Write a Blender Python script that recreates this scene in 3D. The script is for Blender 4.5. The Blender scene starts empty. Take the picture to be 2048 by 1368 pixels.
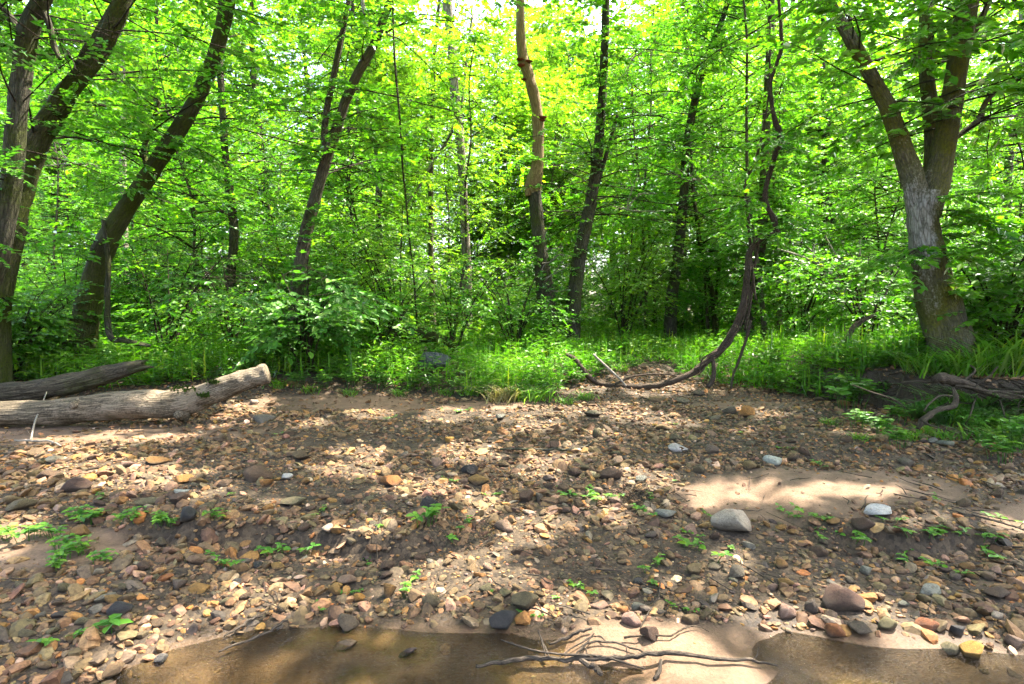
import bpy, math, random
import numpy as np
from mathutils import Vector

random.seed(7)
rng = np.random.default_rng(11)
R = math.radians
S = bpy.context.scene
C = S.collection

# ------------------------------------------------------------------ camera, sky, sun, exposure
CAM = np.array((0.0, 0.0, 1.6))
LENS, SENSOR = 20.0, 36.0
FPX = 2048 * LENS / SENSOR                      # focal length in full-size photo pixels
PITCH = math.atan(54 / FPX)
cam_data = bpy.data.cameras.new('camera')
cam_data.lens = LENS; cam_data.sensor_width = SENSOR
cam_data.clip_start = 0.05; cam_data.clip_end = 2000
cam = bpy.data.objects.new('camera', cam_data); C.objects.link(cam)
cam.location = CAM; cam.rotation_euler = (R(90) - PITCH, 0, 0)
S.camera = cam

SUN = np.array((0.40, 0.22, 0.89)); SUN /= np.linalg.norm(SUN)     # direction towards the sun
ELEV = math.asin(SUN[2]); AZ = math.atan2(SUN[0], SUN[1])           # azimuth clockwise from +Y
world = bpy.data.worlds.new('World'); S.world = world; world.use_nodes = True
wn = world.node_tree
bg = wn.nodes['Background']
sky = wn.nodes.new('ShaderNodeTexSky'); sky.sky_type = 'NISHITA'; sky.sun_disc = False
sky.sun_elevation = ELEV; sky.sun_rotation = AZ; sky.air_density = 1.0; sky.dust_density = 5.0; sky.ozone_density = 0.6
wn.links.new(sky.outputs[0], bg.inputs[0]); bg.inputs[1].default_value = 0.15
sd = bpy.data.lights.new('sun', 'SUN'); sd.energy = 3.7; sd.angle = R(0.55); sd.color = (1.0, 0.93, 0.82)
sun = bpy.data.objects.new('sun', sd); C.objects.link(sun)
sun.rotation_euler = Vector(SUN).to_track_quat('Z', 'Y').to_euler()
S.view_settings.view_transform = 'Standard'; S.view_settings.look = 'None'
S.view_settings.gamma = 1.0; S.view_settings.use_curve_mapping = False
S.view_settings.exposure = 3.28
cy = S.cycles
cy.max_bounces = 10; cy.diffuse_bounces = 6; cy.glossy_bounces = 2; cy.transmission_bounces = 8; cy.transparent_max_bounces = 8
cy.caustics_reflective = False; cy.caustics_refractive = False
cy.use_denoising = True
cy.use_adaptive_sampling = True; cy.adaptive_threshold = 0.02

# ------------------------------------------------------------------ numeric helpers
_tab = np.random.default_rng(5).random((256, 256))
def vn(x, y, o=0):
    x = np.asarray(x, float) + o * 17.3; y = np.asarray(y, float) + o * 9.7
    xi = np.floor(x).astype(int); yi = np.floor(y).astype(int)
    fx = x - xi; fy = y - yi
    fx = fx * fx * (3 - 2 * fx); fy = fy * fy * (3 - 2 * fy)
    a = _tab[xi & 255, yi & 255]; b = _tab[(xi + 1) & 255, yi & 255]
    c = _tab[xi & 255, (yi + 1) & 255]; d = _tab[(xi + 1) & 255, (yi + 1) & 255]
    return (a * (1 - fx) + b * fx) * (1 - fy) + (c * (1 - fx) + d * fx) * fy
def fbm(x, y, o=0, n=3):
    s = 0; a = .5; f = 1
    for i in range(n):
        s = s + a * vn(np.asarray(x) * f, np.asarray(y) * f, o + i); a *= .5; f *= 2.03
    return s / (1 - .5 ** n)
def sst(a, b, x):
    t = np.clip((np.asarray(x, float) - a) / (b - a), 0, 1); return t * t * (3 - 2 * t)
def unit(v):
    return v / np.maximum(np.linalg.norm(v, axis=-1, keepdims=True), 1e-9)

_SHX = [-30, -4, -1.95, -1.62, -1.3, -.6, 0, .12, .5, 1.4, 1.7, 2.2, 3.0, 6, 30]
_SHY = [2.0, 2.15, 2.3, 2.72, 2.84, 2.88, 2.86, 2.8, 2.82, 2.83, 2.78, 2.70, 2.45, 2.0, 2.0]
_PT = [-9, -1.6, -.45, -.12, 0, .22, .7, 1.2, 2.0, 3.2, 5.0, 5.7, 6.7, 9, 20, 60, 400]
_PZ = [-.2, -.14, -.06, -.015, .012, .05, .10, .15, .24, .31, .40, .46, .68, .80, .88, 1.2, 4.0]
_BX = [3.6, 4.1, 4.75, 5.1, 5.8, 8, 14, 60]
_BY = [11.0, 9.2, 7.4, 6.6, 6.2, 5.95, 5.8, 5.0]
def H(x, y):
    x = np.asarray(x, float); y = np.asarray(y, float)
    near = np.exp(-np.maximum(0, y - 9) / 12)
    ysh = np.interp(x, _SHX, _SHY) + .10 * (vn(x * 2.3, 0 * x, 3) - .5)
    t = y - ysh + .5 * (fbm(x * .5, y * .5, 2, 2) - .5) * sst(.3, 2, y - ysh)
    t = t - 1.5 * sst(.8, 3.5, x) * sst(4.5, 7, t) * (1 - sst(16, 30, t))
    z = np.interp(t, _PT, _PZ)
    # the dry sand bar in the stream
    xw = x + .9 * (fbm(x * 2.1, y * 2.6, 33, 3) - .5); bar = sst(-.05, .45, xw - .5 * (2.75 - y)) * (1 - sst(1.15, 1.75, xw + .55 * (2.8 - y)))
    z = np.where(t < .15, np.maximum(z, -.06 + bar * (.108 - .02 * sst(0, .5, 2.5 - y)) + .02 * (fbm(x * 3, y * 3, 8) - .5)), z)
    # little scarps cut by the last flood
    ys = 3.62 + .34 * (fbm(x * 1.6, x * .3, 4, 2) - .5)
    m = sst(-2.75, -2.3, x) * (1 - sst(-.75, -.15, x)) + sst(1.95, 2.15, x) * (1 - sst(2.9, 3.3, x))
    z = z + .085 * m * sst(-.05, .03, y - ys) * (1 - sst(.3, 2.0, y - ys))
    z = z - .04 * m * sst(-.35, -.03, y - ys) * (1 - sst(-.03, .03, y - ys))
    ys2 = 5.0 + .5 * (fbm(x * 1.1, x * .2, 6, 2) - .5)
    m2 = sst(1.2, 2.0, x)
    z = z + .05 * m2 * sst(-.05, .05, y - ys2) * (1 - sst(.3, 2.0, y - ys2))
    z = z + near * (.05 * (fbm(x * .9, y * .9, 9) - .5) + .022 * (fbm(x * 5, y * 5, 12) - .5)) * sst(.1, .8, t)
    z = z + .25 * (fbm(x * .12, y * .12, 15) - .5) * sst(10, 22, y)
    # cut bank under the big tree
    yb = np.interp(x, _BX, _BY) + .22 * (fbm(x * 1.8, y * .1, 21, 2) - .5)
    s = y - yb
    k = sst(-.06, .16, s) * sst(4.0, 4.8, x)
    z = z + k * np.maximum(0, (.86 + .1 * sst(.2, 1.5, s)) - z) * (1 - sst(9.5, 13, y))
    z = z - .05 * sst(-.5, -.05, s) * (1 - sst(-.05, .0, s)) * sst(4.6, 5.0, x)
    return z
def hz(x, y): return float(H(np.array([x]), np.array([y]))[0])
_cp, _sp = math.cos(PITCH), math.sin(PITCH)
def ray(u, v):
    a = (u - 1024) / FPX; b = -(v - 684) / FPX
    return np.array((a, _cp + _sp * b, -_sp + _cp * b))
def P(u, v, Y):
    """the place at depth Y seen at photo pixel u, v"""
    d = ray(u, v); return CAM + d * (Y / d[1])
def G(u, v):
    """the place on the ground seen at photo pixel u, v"""
    d = ray(u, v)
    q = CAM[None] + d[None] * (_GY / d[1])[:, None]
    k = np.where(q[:, 2] <= H(q[:, 0], q[:, 1]))[0]
    p = q[k[0] if len(k) else -1]
    return np.array((p[0], p[1], hz(p[0], p[1])))
_GY = np.concatenate([np.arange(1.6, 14, .03), np.arange(14, 60, .4)])
def path(pts, base=True):
    """(u, v, width px, Y) rows -> points and radii; the first row goes down to the ground"""
    p = [P(u, v, Y) for u, v, w, Y in pts]; r = [w / 2 / FPX * Y for u, v, w, Y in pts]
    return np.array(p), np.array(r)

def catmull(p, r, sub):
    p = np.asarray(p, float); r = np.asarray(r, float)
    q = np.vstack([2 * p[0] - p[1], p, 2 * p[-1] - p[-2]])
    out, ro = [], []
    for i in range(len(p) - 1):
        for t in np.linspace(0, 1, sub, endpoint=False):
            a, b, c, d = q[i], q[i + 1], q[i + 2], q[i + 3]
            out.append(.5 * (2 * b + (c - a) * t + (2 * a - 5 * b + 4 * c - d) * t * t + (3 * b - a - 3 * c + d) * t ** 3))
            ro.append(r[i] * (1 - t) + r[i + 1] * t)
    out.append(p[-1]); ro.append(r[-1])
    return np.array(out), np.array(ro)
def tube(p, r, n=8, sub=4, bump=0.0, seed=0, cap=True, flute=0.0, ridge=0.0):
    """a bent tapering tube: vertices, quads (and end fans)"""
    p, r = catmull(p, r, sub)
    m = len(p)
    tan = unit(np.gradient(p, axis=0))
    ref = np.array((1.0, 0, 0)) if abs(tan[:, 0]).mean() < .8 else np.array((0, 1.0, 0))
    e1 = unit(np.cross(tan, ref)); e2 = np.cross(tan, e1)
    a = np.linspace(0, 2 * np.pi, n, endpoint=False)
    rr = np.repeat(r[:, None], n, 1)
    if bump:
        i = np.arange(m)[:, None] * .55
        rr = rr * (1 + bump * (vn(np.cos(a)[None] * 1.3 + i * (4.0 / sub) * .35 + seed, np.sin(a)[None] * 1.3 + i * (4.0 / sub), seed % 13) - .5) * 2)
        if flute:
            rr = rr * (1 + flute * np.cos(a[None] * 5 + seed) * np.linspace(1, 0, m)[:, None] ** 3)
    sl = np.concatenate([[0], np.cumsum(np.linalg.norm(np.diff(p, axis=0), axis=1))])[:, None]
    if ridge:
        rr = rr + ridge * (fbm(np.cos(a)[None] * 7 + sl * .35 + seed, np.sin(a)[None] * 7 - sl * .3, 5, 2) - .5)
    flow = np.stack([rr * np.cos(a)[None], rr * np.sin(a)[None], np.repeat(sl, n, 1)], -1).reshape(-1, 3)
    V = p[:, None] + rr[..., None] * (np.cos(a)[None, :, None] * e1[:, None] + np.sin(a)[None, :, None] * e2[:, None])
    V = V.reshape(-1, 3)
    i = np.arange(m - 1)[:, None] * n; j = np.arange(n)[None]; k = (j + 1) % n
    F = np.stack([i + j, i + k, i + n + k, i + n + j], -1).reshape(-1, 4)
    Fs = [F]
    if cap:
        V = np.vstack([V, p[:1], p[-1:]]); flow = np.vstack([flow, [(0, 0, 0), (0, 0, sl[-1, 0])]]); b = m * n; j = np.arange(n); k = (j + 1) % n
        Fs.append(np.stack([np.full(n, b), k, j], -1)); Fs.append(np.stack([np.full(n, b + 1), (m - 1) * n + j, (m - 1) * n + k], -1))
    return np.hstack([V, flow]), Fs
def join(parts):
    V, F, o = [], [], 0
    for v, fs in parts:
        if v.shape[1] == 3: v = np.hstack([v, v])
        V.append(v); F += [f + o for f in fs]; o += len(v)
    return np.vstack(V), F

def mesh(name, V, Fs, mat, smooth=True, attrs=None):
    if isinstance(Fs, np.ndarray): Fs = [Fs]
    V = np.asarray(V, np.float32); flow = V[:, 3:6]; V = np.ascontiguousarray(V[:, :3])
    me = bpy.data.meshes.new(name)
    me.vertices.add(len(V)); me.vertices.foreach_set('co', V.ravel())
    ln = np.concatenate([np.full(len(f), f.shape[1], np.int32) for f in Fs])
    lv = np.concatenate([f.astype(np.int32).ravel() for f in Fs])
    st = np.concatenate([[0], np.cumsum(ln)[:-1]]).astype(np.int32)
    me.loops.add(len(lv)); me.loops.foreach_set('vertex_index', lv)
    me.polygons.add(len(ln)); me.polygons.foreach_set('loop_start', st); me.polygons.foreach_set('loop_total', ln)
    me.update(calc_edges=True)
    me.polygons.foreach_set('use_smooth', np.full(len(ln), smooth, bool))
    if not attrs: me.attributes.new('flow', 'FLOAT_VECTOR', 'POINT').data.foreach_set('vector', np.ascontiguousarray(flow if flow.shape[1] else V).ravel())
    for k, a in (attrs or {}).items():
        a = np.asarray(a, np.float32)
        if a.ndim == 1:
            me.attributes.new(k, 'FLOAT', 'POINT').data.foreach_set('value', a)
        else:
            c = np.ones((len(a), 4), np.float32); c[:, :3] = a
            me.attributes.new(k, 'FLOAT_COLOR', 'POINT').data.foreach_set('color', c.ravel())
    me.materials.append(mat)
    return me
BITS = {'branches', 'crown', 'twigs', 'rootlets', 'foliage', 'dead_twigs', 'stems', 'leaf_whorl', 'blades', 'ivy', 'moss'}
def link(name, me, parent=None, loc=None):
    o = bpy.data.objects.new(name, me); C.objects.link(o)
    if parent is not None:
        o.parent = parent
        if name in BITS: o['kind'] = 'stuff'          # too small and too many to pick apart singly
    if loc is not None: o.location = loc
    return o
def tag(o, label=None, cat=None, group=None, kind=None):
    if label: o['label'] = label
    if cat: o['category'] = cat
    if group: o['group'] = group
    if kind: o['kind'] = kind
    return o
def thing(name, label, cat, loc, group=None, rz=0):
    o = bpy.data.objects.new(name, None); C.objects.link(o); o.empty_display_size = .2
    o.location = loc; o.rotation_euler = (0, 0, rz)
    return tag(o, label, cat, group)
def dup(root, loc, rz=0, sc=1.0, label=None, group=None, tilt=(0, 0)):
    r = root.copy(); C.objects.link(r); r.location = loc; r.rotation_euler = (tilt[0], tilt[1], rz)
    r.scale = (sc, sc, sc) if np.isscalar(sc) else sc
    if label: r['label'] = label
    if group: r['group'] = group
    for ch in list(root.children):
        c = ch.copy(); C.objects.link(c); c.parent = r
        for g in list(ch.children):
            d = g.copy(); C.objects.link(d); d.parent = c
    return r

# ------------------------------------------------------------------ materials
class NT:
    def __init__(s, name):
        s.m = bpy.data.materials.new(name); s.m.use_nodes = True; s.t = s.m.node_tree
        s.t.nodes.clear(); s.out = s.n('ShaderNodeOutputMaterial')
    def n(s, t, **k):
        x = s.t.nodes.new(t)
        for a, b in k.items():
            if a == 'inp':
                for i, v in b.items(): x.inputs[i].default_value = v
            else: setattr(x, a, b)
        return x
    def l(s, a, b): s.t.links.new(a, b)
    def ramp(s, fac, stops, interp='LINEAR'):
        r = s.n('ShaderNodeValToRGB'); r.color_ramp.interpolation = interp
        e = r.color_ramp.elements
        while len(e) < len(stops): e.new(.5)
        for x, (p, c) in zip(e, stops): x.position = p; x.color = (*c, 1)
        s.l(fac, r.inputs[0]); return r.outputs[0]
    def noise(s, vec, scale, detail=4, rough=.6, dist=0):
        x = s.n('ShaderNodeTexNoise', inp={'Scale': scale, 'Detail': detail, 'Roughness': rough, 'Distortion': dist})
        if vec is not None: s.l(vec, x.inputs['Vector'])
        return x.outputs['Fac']
    def mixc(s, fac, a, b, mode='MIX'):
        x = s.n('ShaderNodeMix', data_type='RGBA', blend_type=mode)
        for sock, v in ((x.inputs[0], fac), (x.inputs[6], a), (x.inputs[7], b)):
            if hasattr(v, 'links'): s.l(v, sock)
            else: sock.default_value = v if not isinstance(v, tuple) else (*v, 1)
        return x.outputs[2]
    def math(s, op, a, b=0, clamp=False):
        x = s.n('ShaderNodeMath', operation=op, use_clamp=clamp)
        for sock, v in ((x.inputs[0], a), (x.inputs[1], b)):
            if hasattr(v, 'links'): s.l(v, sock)
            else: sock.default_value = v
        return x.outputs[0]
    def mapping(s, scale, coord='Object'):
        tc = s.n('ShaderNodeTexCoord'); mp = s.n('ShaderNodeMapping'); mp.inputs['Scale'].default_value = scale
        s.l(tc.outputs[coord], mp.inputs[0]); return mp.outputs[0]
    def attr(s, name):
        return s.n('ShaderNodeAttribute', attribute_name=name)
    def n_val(s, c):
        x = s.n('ShaderNodeSeparateColor'); s.l(c, x.inputs[0]); return x.outputs[0]
    def bump(s, h, strength, dist):
        b = s.n('ShaderNodeBump', inp={'Strength': strength, 'Distance': dist}); s.l(h, b.inputs['Height']); return b.outputs[0]

def leaf_mat(name, dark, mid, light, trans=.5, gloss=.05, yellow=1.0):
    t = NT(name)
    rnd = t.attr('rnd').outputs['Fac']
    oi = t.n('ShaderNodeObjectInfo')
    col = t.ramp(rnd, [(0, dark), (.5, mid), (.93, light), (1, (light[0] * 1.7, light[1] * 1.2, light[2]))])
    col = t.mixc(t.math('MULTIPLY', oi.outputs['Random'], .75), col, t.mixc(1.0, col, (1.28, 1.02, .8), 'MULTIPLY'))
    d = t.n('ShaderNodeBsdfDiffuse'); t.l(col, d.inputs[0])
    tr = t.n('ShaderNodeBsdfTranslucent')
    t.l(t.mixc(1.0, col, (1.5 * yellow, 1.8, .5), 'MULTIPLY'), tr.inputs[0])
    m = t.n('ShaderNodeMixShader', inp={0: trans}); t.l(d.outputs[0], m.inputs[1]); t.l(tr.outputs[0], m.inputs[2])
    g = t.n('ShaderNodeBsdfGlossy', inp={'Roughness': .38, 'Color': (.9, .95, .9, 1)})
    lw = t.n('ShaderNodeFresnel', inp={'IOR': 1.4})
    m2 = t.n('ShaderNodeMixShader'); t.l(t.math('MULTIPLY', lw.outputs[0], gloss * 8, True), m2.inputs[0])
    t.l(m.outputs[0], m2.inputs[1]); t.l(g.outputs[0], m2.inputs[2])
    t.l(m2.outputs[0], t.out.inputs[0]); return t.m
def bark_mat(name, dark, light, moss=0.0, scale=1.0, stretch=1.5, mosscol=(.055, .068, .008), patch=None, box=None, depth=.03):
    t = NT(name); fl = t.attr('flow').outputs['Vector']
    def mp(sc):
        m = t.n('ShaderNodeMapping'); m.inputs['Scale'].default_value = sc; t.l(fl, m.inputs[0]); return m.outputs[0]
    n1 = t.noise(mp((9 * scale, 9 * scale, stretch * scale)), 3.0, 7, .7, .5)
    vo = t.n('ShaderNodeTexVoronoi', feature='DISTANCE_TO_EDGE', inp={'Scale': 3.2}); t.l(mp((11 * scale, 11 * scale, stretch * 1.2 * scale)), vo.inputs['Vector'])
    crack = t.ramp(vo.outputs['Distance'], [(0, (0, 0, 0)), (.22, (1, 1, 1))])
    n2 = t.noise(t.mapping((1, 1, 1)), 2.1, 4, .6)
    n3 = t.noise(fl, 34 * scale, 4, .75)
    f = t.math('ADD', t.math('MULTIPLY', n1, .6), t.math('MULTIPLY', n3, .4))
    f = t.math('MULTIPLY', f, t.math('ADD', .72, t.math('MULTIPLY', crack, .34)))
    col = t.ramp(f, [(.30, dark), (.5, tuple(.6 * a + .4 * b for a, b in zip(dark, light))), (.66, light)])
    if patch:
        col = t.mixc(t.ramp(t.math('ADD', t.math('MULTIPLY', n2, .8), t.math('MULTIPLY', n3, .2)), [(.52, (0, 0, 0)), (.58, (1, 1, 1))]), col, t.ramp(f, [(.3, tuple(c * .45 for c in patch)), (.6, patch)]))
    if box:
        sp = t.n('ShaderNodeSeparateXYZ'); t.l(t.mapping((1, 1, 1)), sp.inputs[0])
        a = t.math('SUBTRACT', 1, t.math('MULTIPLY', t.math('ABSOLUTE', t.math('SUBTRACT', sp.outputs[2], box[0])), 1 / box[1]))
        c = t.math('MULTIPLY', t.math('SUBTRACT', box[2], sp.outputs[0]), 6.0)
        k = t.math('ADD', t.math('MINIMUM', a, c), t.math('MULTIPLY', t.math('SUBTRACT', t.math('ADD', t.math('MULTIPLY', n2, .6), t.math('MULTIPLY', n3, .4)), .52), 5.0))
        boxm = t.ramp(k, [(.05, (0, 0, 0)), (.55, (1, 1, 1))])
    if moss:
        mk = t.ramp(t.math('ADD', t.math('MULTIPLY', n2, .6), t.math('MULTIPLY', n3, .4)), [(.62 - .32 * moss, (0, 0, 0)), (.80 - .30 * moss, (1, 1, 1))])
        col = t.mixc(mk, col, t.ramp(n3, [(.3, tuple(c * .35 for c in mosscol)), (.7, mosscol)]))
    if box: col = t.mixc(boxm, col, t.ramp(f, [(.28, (.045, .038, .026)), (.42, (.16, .145, .115)), (.6, (.30, .275, .23))]))
    b = t.n('ShaderNodeBsdfPrincipled', inp={'Roughness': .9, 'Specular IOR Level': .15}); t.l(col, b.inputs['Base Color'])
    t.l(t.bump(f, 1.0, depth), b.inputs['Normal']); t.l(b.outputs[0], t.out.inputs[0]); return t.m

M = {}
M['leaf'] = leaf_mat('maple_leaf', (.034, .125, .009), (.070, .215, .012), (.145, .29, .016), trans=.6)
M['leaf_deep'] = leaf_mat('shade_leaf', (.028, .10, .008), (.055, .17, .011), (.10, .22, .014), trans=.52, yellow=.9)
M['leaf_far'] = leaf_mat('lit_far_leaf', (.058, .155, .012), (.115, .25, .016), (.205, .33, .02), trans=.62)  # lighter leaf copy: brightness of the sunlit far woods put into the colour
M['leaf_big'] = leaf_mat('broad_leaf', (.040, .13, .022), (.065, .185, .022), (.11, .23, .022), trans=.45, gloss=.06, yellow=.8)
M['grass'] = leaf_mat('stiltgrass', (.042, .14, .008), (.08, .21, .010), (.15, .26, .02), trans=.5, yellow=.9)
M['weed'] = leaf_mat('weed_leaf', (.04, .12, .016), (.06, .17, .018), (.10, .22, .02), trans=.4)
M['straw'] = leaf_mat('straw', (.20, .16, .06), (.30, .24, .10), (.38, .33, .16), trans=.3)
M['dead_leaf'] = leaf_mat('dead_leaf', (.06, .032, .016), (.13, .075, .04), (.24, .15, .09), trans=.2, gloss=.03)
M['bark_dark'] = bark_mat('dark_bark', (.015, .014, .009), (.11, .097, .068), moss=.5)
M['bark_mossy'] = bark_mat('mossy_bark', (.016, .015, .008), (.115, .10, .066), moss=.78)
M['bark_brown'] = bark_mat('brown_bark', (.026, .022, .014), (.16, .135, .09), moss=.45)
M['bark_pale'] = bark_mat('pale_bark', (.09, .075, .055), (.34, .30, .24), moss=.12, scale=.8)
M['bark_big'] = bark_mat('lichen_bark', (.030, .026, .016), (.19, .165, .12), moss=.72, box=(1.75, .95, -.40), mosscol=(.115, .112, .012), depth=.04)
M['twig'] = bark_mat('twig_bark', (.014, .010, .006), (.06, .045, .028), scale=3)
M['twig_pale'] = bark_mat('bleached_twig', (.18, .15, .11), (.45, .40, .33), scale=3)
M['vine'] = bark_mat('vine_bark', (.020, .014, .009), (.125, .09, .06), scale=2.6, depth=.02)
M['snag'] = bark_mat('bare_wood', (.09, .06, .028), (.34, .25, .12), scale=1.3, stretch=.5, depth=.015)
M['log'] = bark_mat('log_wood', (.026, .020, .012), (.29, .225, .145), scale=1.5, stretch=.45, moss=.16, patch=(.24, .185, .125), mosscol=(.06, .065, .02))
M['log_dark'] = bark_mat('old_log_bark', (.014, .011, .007), (.15, .122, .08), scale=1.5, stretch=.6, moss=.25)
M['driftwood'] = bark_mat('driftwood', (.018, .014, .010), (.115, .088, .062), scale=3, depth=.01)
M['root'] = bark_mat('root_wood', (.016, .012, .008), (.12, .088, .056), scale=2, moss=.2, depth=.015)
M['moss'] = bark_mat('moss', (.02, .04, .004), (.07, .115, .008), scale=6)
M['fungus'] = bark_mat('bracket_fungus', (.10, .025, .012), (.30, .09, .045), scale=3)

def stone_mat():
    t = NT('stone')
    oi = t.n('ShaderNodeObjectInfo'); v = t.mapping((1, 1, 1), 'Object')
    loc = t.n('ShaderNodeVectorMath', operation='ADD'); t.l(v, loc.inputs[0]); t.l(oi.outputs['Location'], loc.inputs[1])
    n = t.noise(loc.outputs[0], 22, 6, .65); n2 = t.noise(loc.outputs[0], 110, 3, .7); n3 = t.noise(loc.outputs[0], 6, 3, .6, 1.2)
    col = t.mixc(1.0, oi.outputs['Color'], t.ramp(n, [(.3, (.55, .50, .42)), (.5, (1, .98, .95)), (.70, (1.5, 1.45, 1.35))]), 'MULTIPLY')
    col = t.mixc(t.ramp(n3, [(.55, (0, 0, 0)), (.66, (.55, .55, .55))]), col, t.mixc(1.0, col, (.6, .45, .3), 'MULTIPLY'))
    sp = t.n('ShaderNodeSeparateXYZ'); t.l(v, sp.inputs[0])
    silt = t.ramp(t.math('SUBTRACT', t.math('MULTIPLY', n, .9), sp.outputs[2]), [(.35, (0, 0, 0)), (.95, (.85, .85, .85))])
    col = t.mixc(silt, col, (.085, .056, .032))
    n4 = t.noise(loc.outputs[0], 2.6, 5, .7, .8); col = t.mixc(1.0, col, t.ramp(n4, [(.32, (.6, .57, .52)), (.5, (1, 1, 1)), (.68, (1.25, 1.2, 1.1))]), 'MULTIPLY')
    b = t.n('ShaderNodeBsdfPrincipled', inp={'Roughness': .78, 'Specular IOR Level': .35}); t.l(col, b.inputs['Base Color'])
    t.l(t.bump(t.math('ADD', n, t.math('MULTIPLY', n2, .4)), .8, .05), b.inputs['Normal']); t.l(b.outputs[0], t.out.inputs[0]); return t.m
M['stone'] = stone_mat()
def gravel_mat():
    t = NT('gravel'); a = t.attr('Col').outputs['Color']
    v = t.mapping((1, 1, 1), 'Object'); n = t.noise(v, 45, 5, .7)
    col = t.mixc(1.0, a, t.ramp(n, [(.3, (.38, .32, .25)), (.5, (.98, .94, .9)), (.7, (1.5, 1.42, 1.3))]), 'MULTIPLY')
    b = t.n('ShaderNodeBsdfPrincipled', inp={'Roughness': .8, 'Specular IOR Level': .3}); t.l(col, b.inputs['Base Color'])
    t.l(t.bump(n, .4, .006), b.inputs['Normal']); t.l(b.outputs[0], t.out.inputs[0]); return t.m
M['gravel'] = gravel_mat()
def ground_mat():
    t = NT('ground'); v = t.mapping((1, 1, 1), 'Object')
    n = t.noise(v, 7, 6, .65); f = t.noise(v, 60, 4, .7); vo = t.n('ShaderNodeTexVoronoi', inp={'Scale': 42.0}); t.l(v, vo.inputs['Vector'])
    grit = t.mixc(.55, t.ramp(n, [(.3, (.0149, .0099, .0050)), (.5, (.0337, .0223, .0119)), (.7, (.0570, .0387, .0208))]),
                  t.ramp(t.n_val(vo.outputs['Color']), [(.1, (.0109, .0074, .0040)), (.5, (.0422, .0278, .0144)), (.95, (.0843, .0570, .0308))]))
    sand = t.ramp(t.math('ADD', t.math('MULTIPLY', f, .45), t.math('MULTIPLY', n, .55)), [(.32, (.060, .036, .020)), (.5, (.118, .073, .042)), (.66, (.170, .108, .066))])
    soil = t.ramp(f, [(.3, (.0144, .0104, .0064)), (.55, (.0480, .0336, .0192)), (.75, (.0880, .0600, .0336))])
    col = t.mixc(t.attr('sand').outputs['Fac'], grit, sand)
    col = t.mixc(t.attr('soil').outputs['Fac'], col, soil)
    wet = t.attr('wet').outputs['Fac']
    col = t.mixc(wet, col, t.mixc(1.0, col, (.70, .62, .48), 'MULTIPLY'))
    b = t.n('ShaderNodeBsdfPrincipled', inp={'Specular IOR Level': .3}); t.l(col, b.inputs['Base Color'])
    t.l(t.math('SUBTRACT', .9, t.math('MULTIPLY', wet, .35)), b.inputs['Roughness'])
    h = t.math('ADD', f, t.math('MULTIPLY', t.math('SUBTRACT', 1, vo.outputs['Distance']), t.math('SUBTRACT', .8, t.math('MULTIPLY', t.attr('sand').outputs['Fac'], .75))))
    t.l(t.bump(h, .7, .012), b.inputs['Normal']); t.l(b.outputs[0], t.out.inputs[0]); return t.m
M['ground'] = ground_mat()
def water_mat():
    t = NT('water'); v = t.mapping((1, 1, 1), 'Object')
    n = t.noise(t.mapping((1.0, 2.2, 1)), 46, 3, .6, .8); m = t.noise(v, 1.7, 2, .5)
    h = t.math('MULTIPLY', n, t.ramp(m, [(.40, (.08, .08, .08)), (.56, (1, 1, 1))]))
    nor = t.bump(h, 1.0, .07)
    tr = t.n('ShaderNodeBsdfTransparent', inp={'Color': (.90, .88, .72, 1)})
    g = t.n('ShaderNodeBsdfGlossy', inp={'Roughness': .03}); t.l(nor, g.inputs['Normal'])
    fr = t.n('ShaderNodeFresnel', inp={'IOR': 1.33}); t.l(nor, fr.inputs['Normal'])
    mx = t.n('ShaderNodeMixShader'); t.l(fr.outputs[0], mx.inputs[0]); t.l(tr.outputs[0], mx.inputs[1]); t.l(g.outputs[0], mx.inputs[2])
    t.l(mx.outputs[0], t.out.inputs[0]); return t.m
M['water'] = water_mat()

# ------------------------------------------------------------------ the ground, one sheet to the horizon
def axis(lo, hi, step, far):
    a = list(np.arange(lo, hi + 1e-6, step)); s = step; x = hi
    while x < far: s *= 1.16; x += s; a.append(x)
    return a
xs = axis(0, 8.5, .058, 420); xs = np.array([-x for x in xs[:0:-1]] + xs)
ysn = np.array([-400, -200, -100, -50, -25, -12, -6, -3, -1, .2, 1.0, 1.5] + axis(1.8, 11, .045, 420))
gx, gy = np.meshgrid(xs, ysn, indexing='xy')
gz = H(gx, gy)
gz = np.where(gy < 1, H(gx, np.full_like(gy, 1.0)) + (1 - gy) * .004, gz)
def sandmask(x, y):
    w = .35 * (fbm(x * 2.2, y * 2.2, 30) - .5)
    def el(cx, cy, rx, ry): return 1 - sst(.7, 1.15, np.sqrt(((x - cx) / rx) ** 2 + ((y - cy) / ry) ** 2) + w * 1.6)
    ysh = np.interp(x, _SHX, _SHY)
    m = el(2.35, 4.35, 1.25, .5)
    m = np.maximum(m, el(4.1, 3.9, 1.0, .35)); m = np.maximum(m, el(-3.1, 3.45, .9, .28)); m = np.maximum(m, el(-5.5, 6.0, 2.6, .5))
    m = np.maximum(m, el(-2.4, 7.6, 1.3, .55)); m = np.maximum(m, el(-.3, 7.6, .8, .3)); m = np.maximum(m, .8 * el(3.2, 7.6, .9, .3))
    m = np.maximum(m, (1 - sst(-.10, .06, y - ysh + w * .25)) * sst(-1.9, -1.5, x))
    return np.clip(m, 0, 1)
def soilmask(x, y):
    w = .8 * (fbm(x * 1.4, y * 1.4, 40) - .5)
    edge = np.interp(x, [-10, -4, -2, 0, 1, 2, 4, 10], [8.4, 8.5, 8.4, 8.0, 8.9, 9.8, 10, 9])
    m = sst(-.2, .4, y - edge + w)
    yb = np.interp(x, _BX, _BY)
    return np.maximum(m, sst(-.3, .1, y - yb + w * .3) * sst(4.0, 4.7, x))
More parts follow.
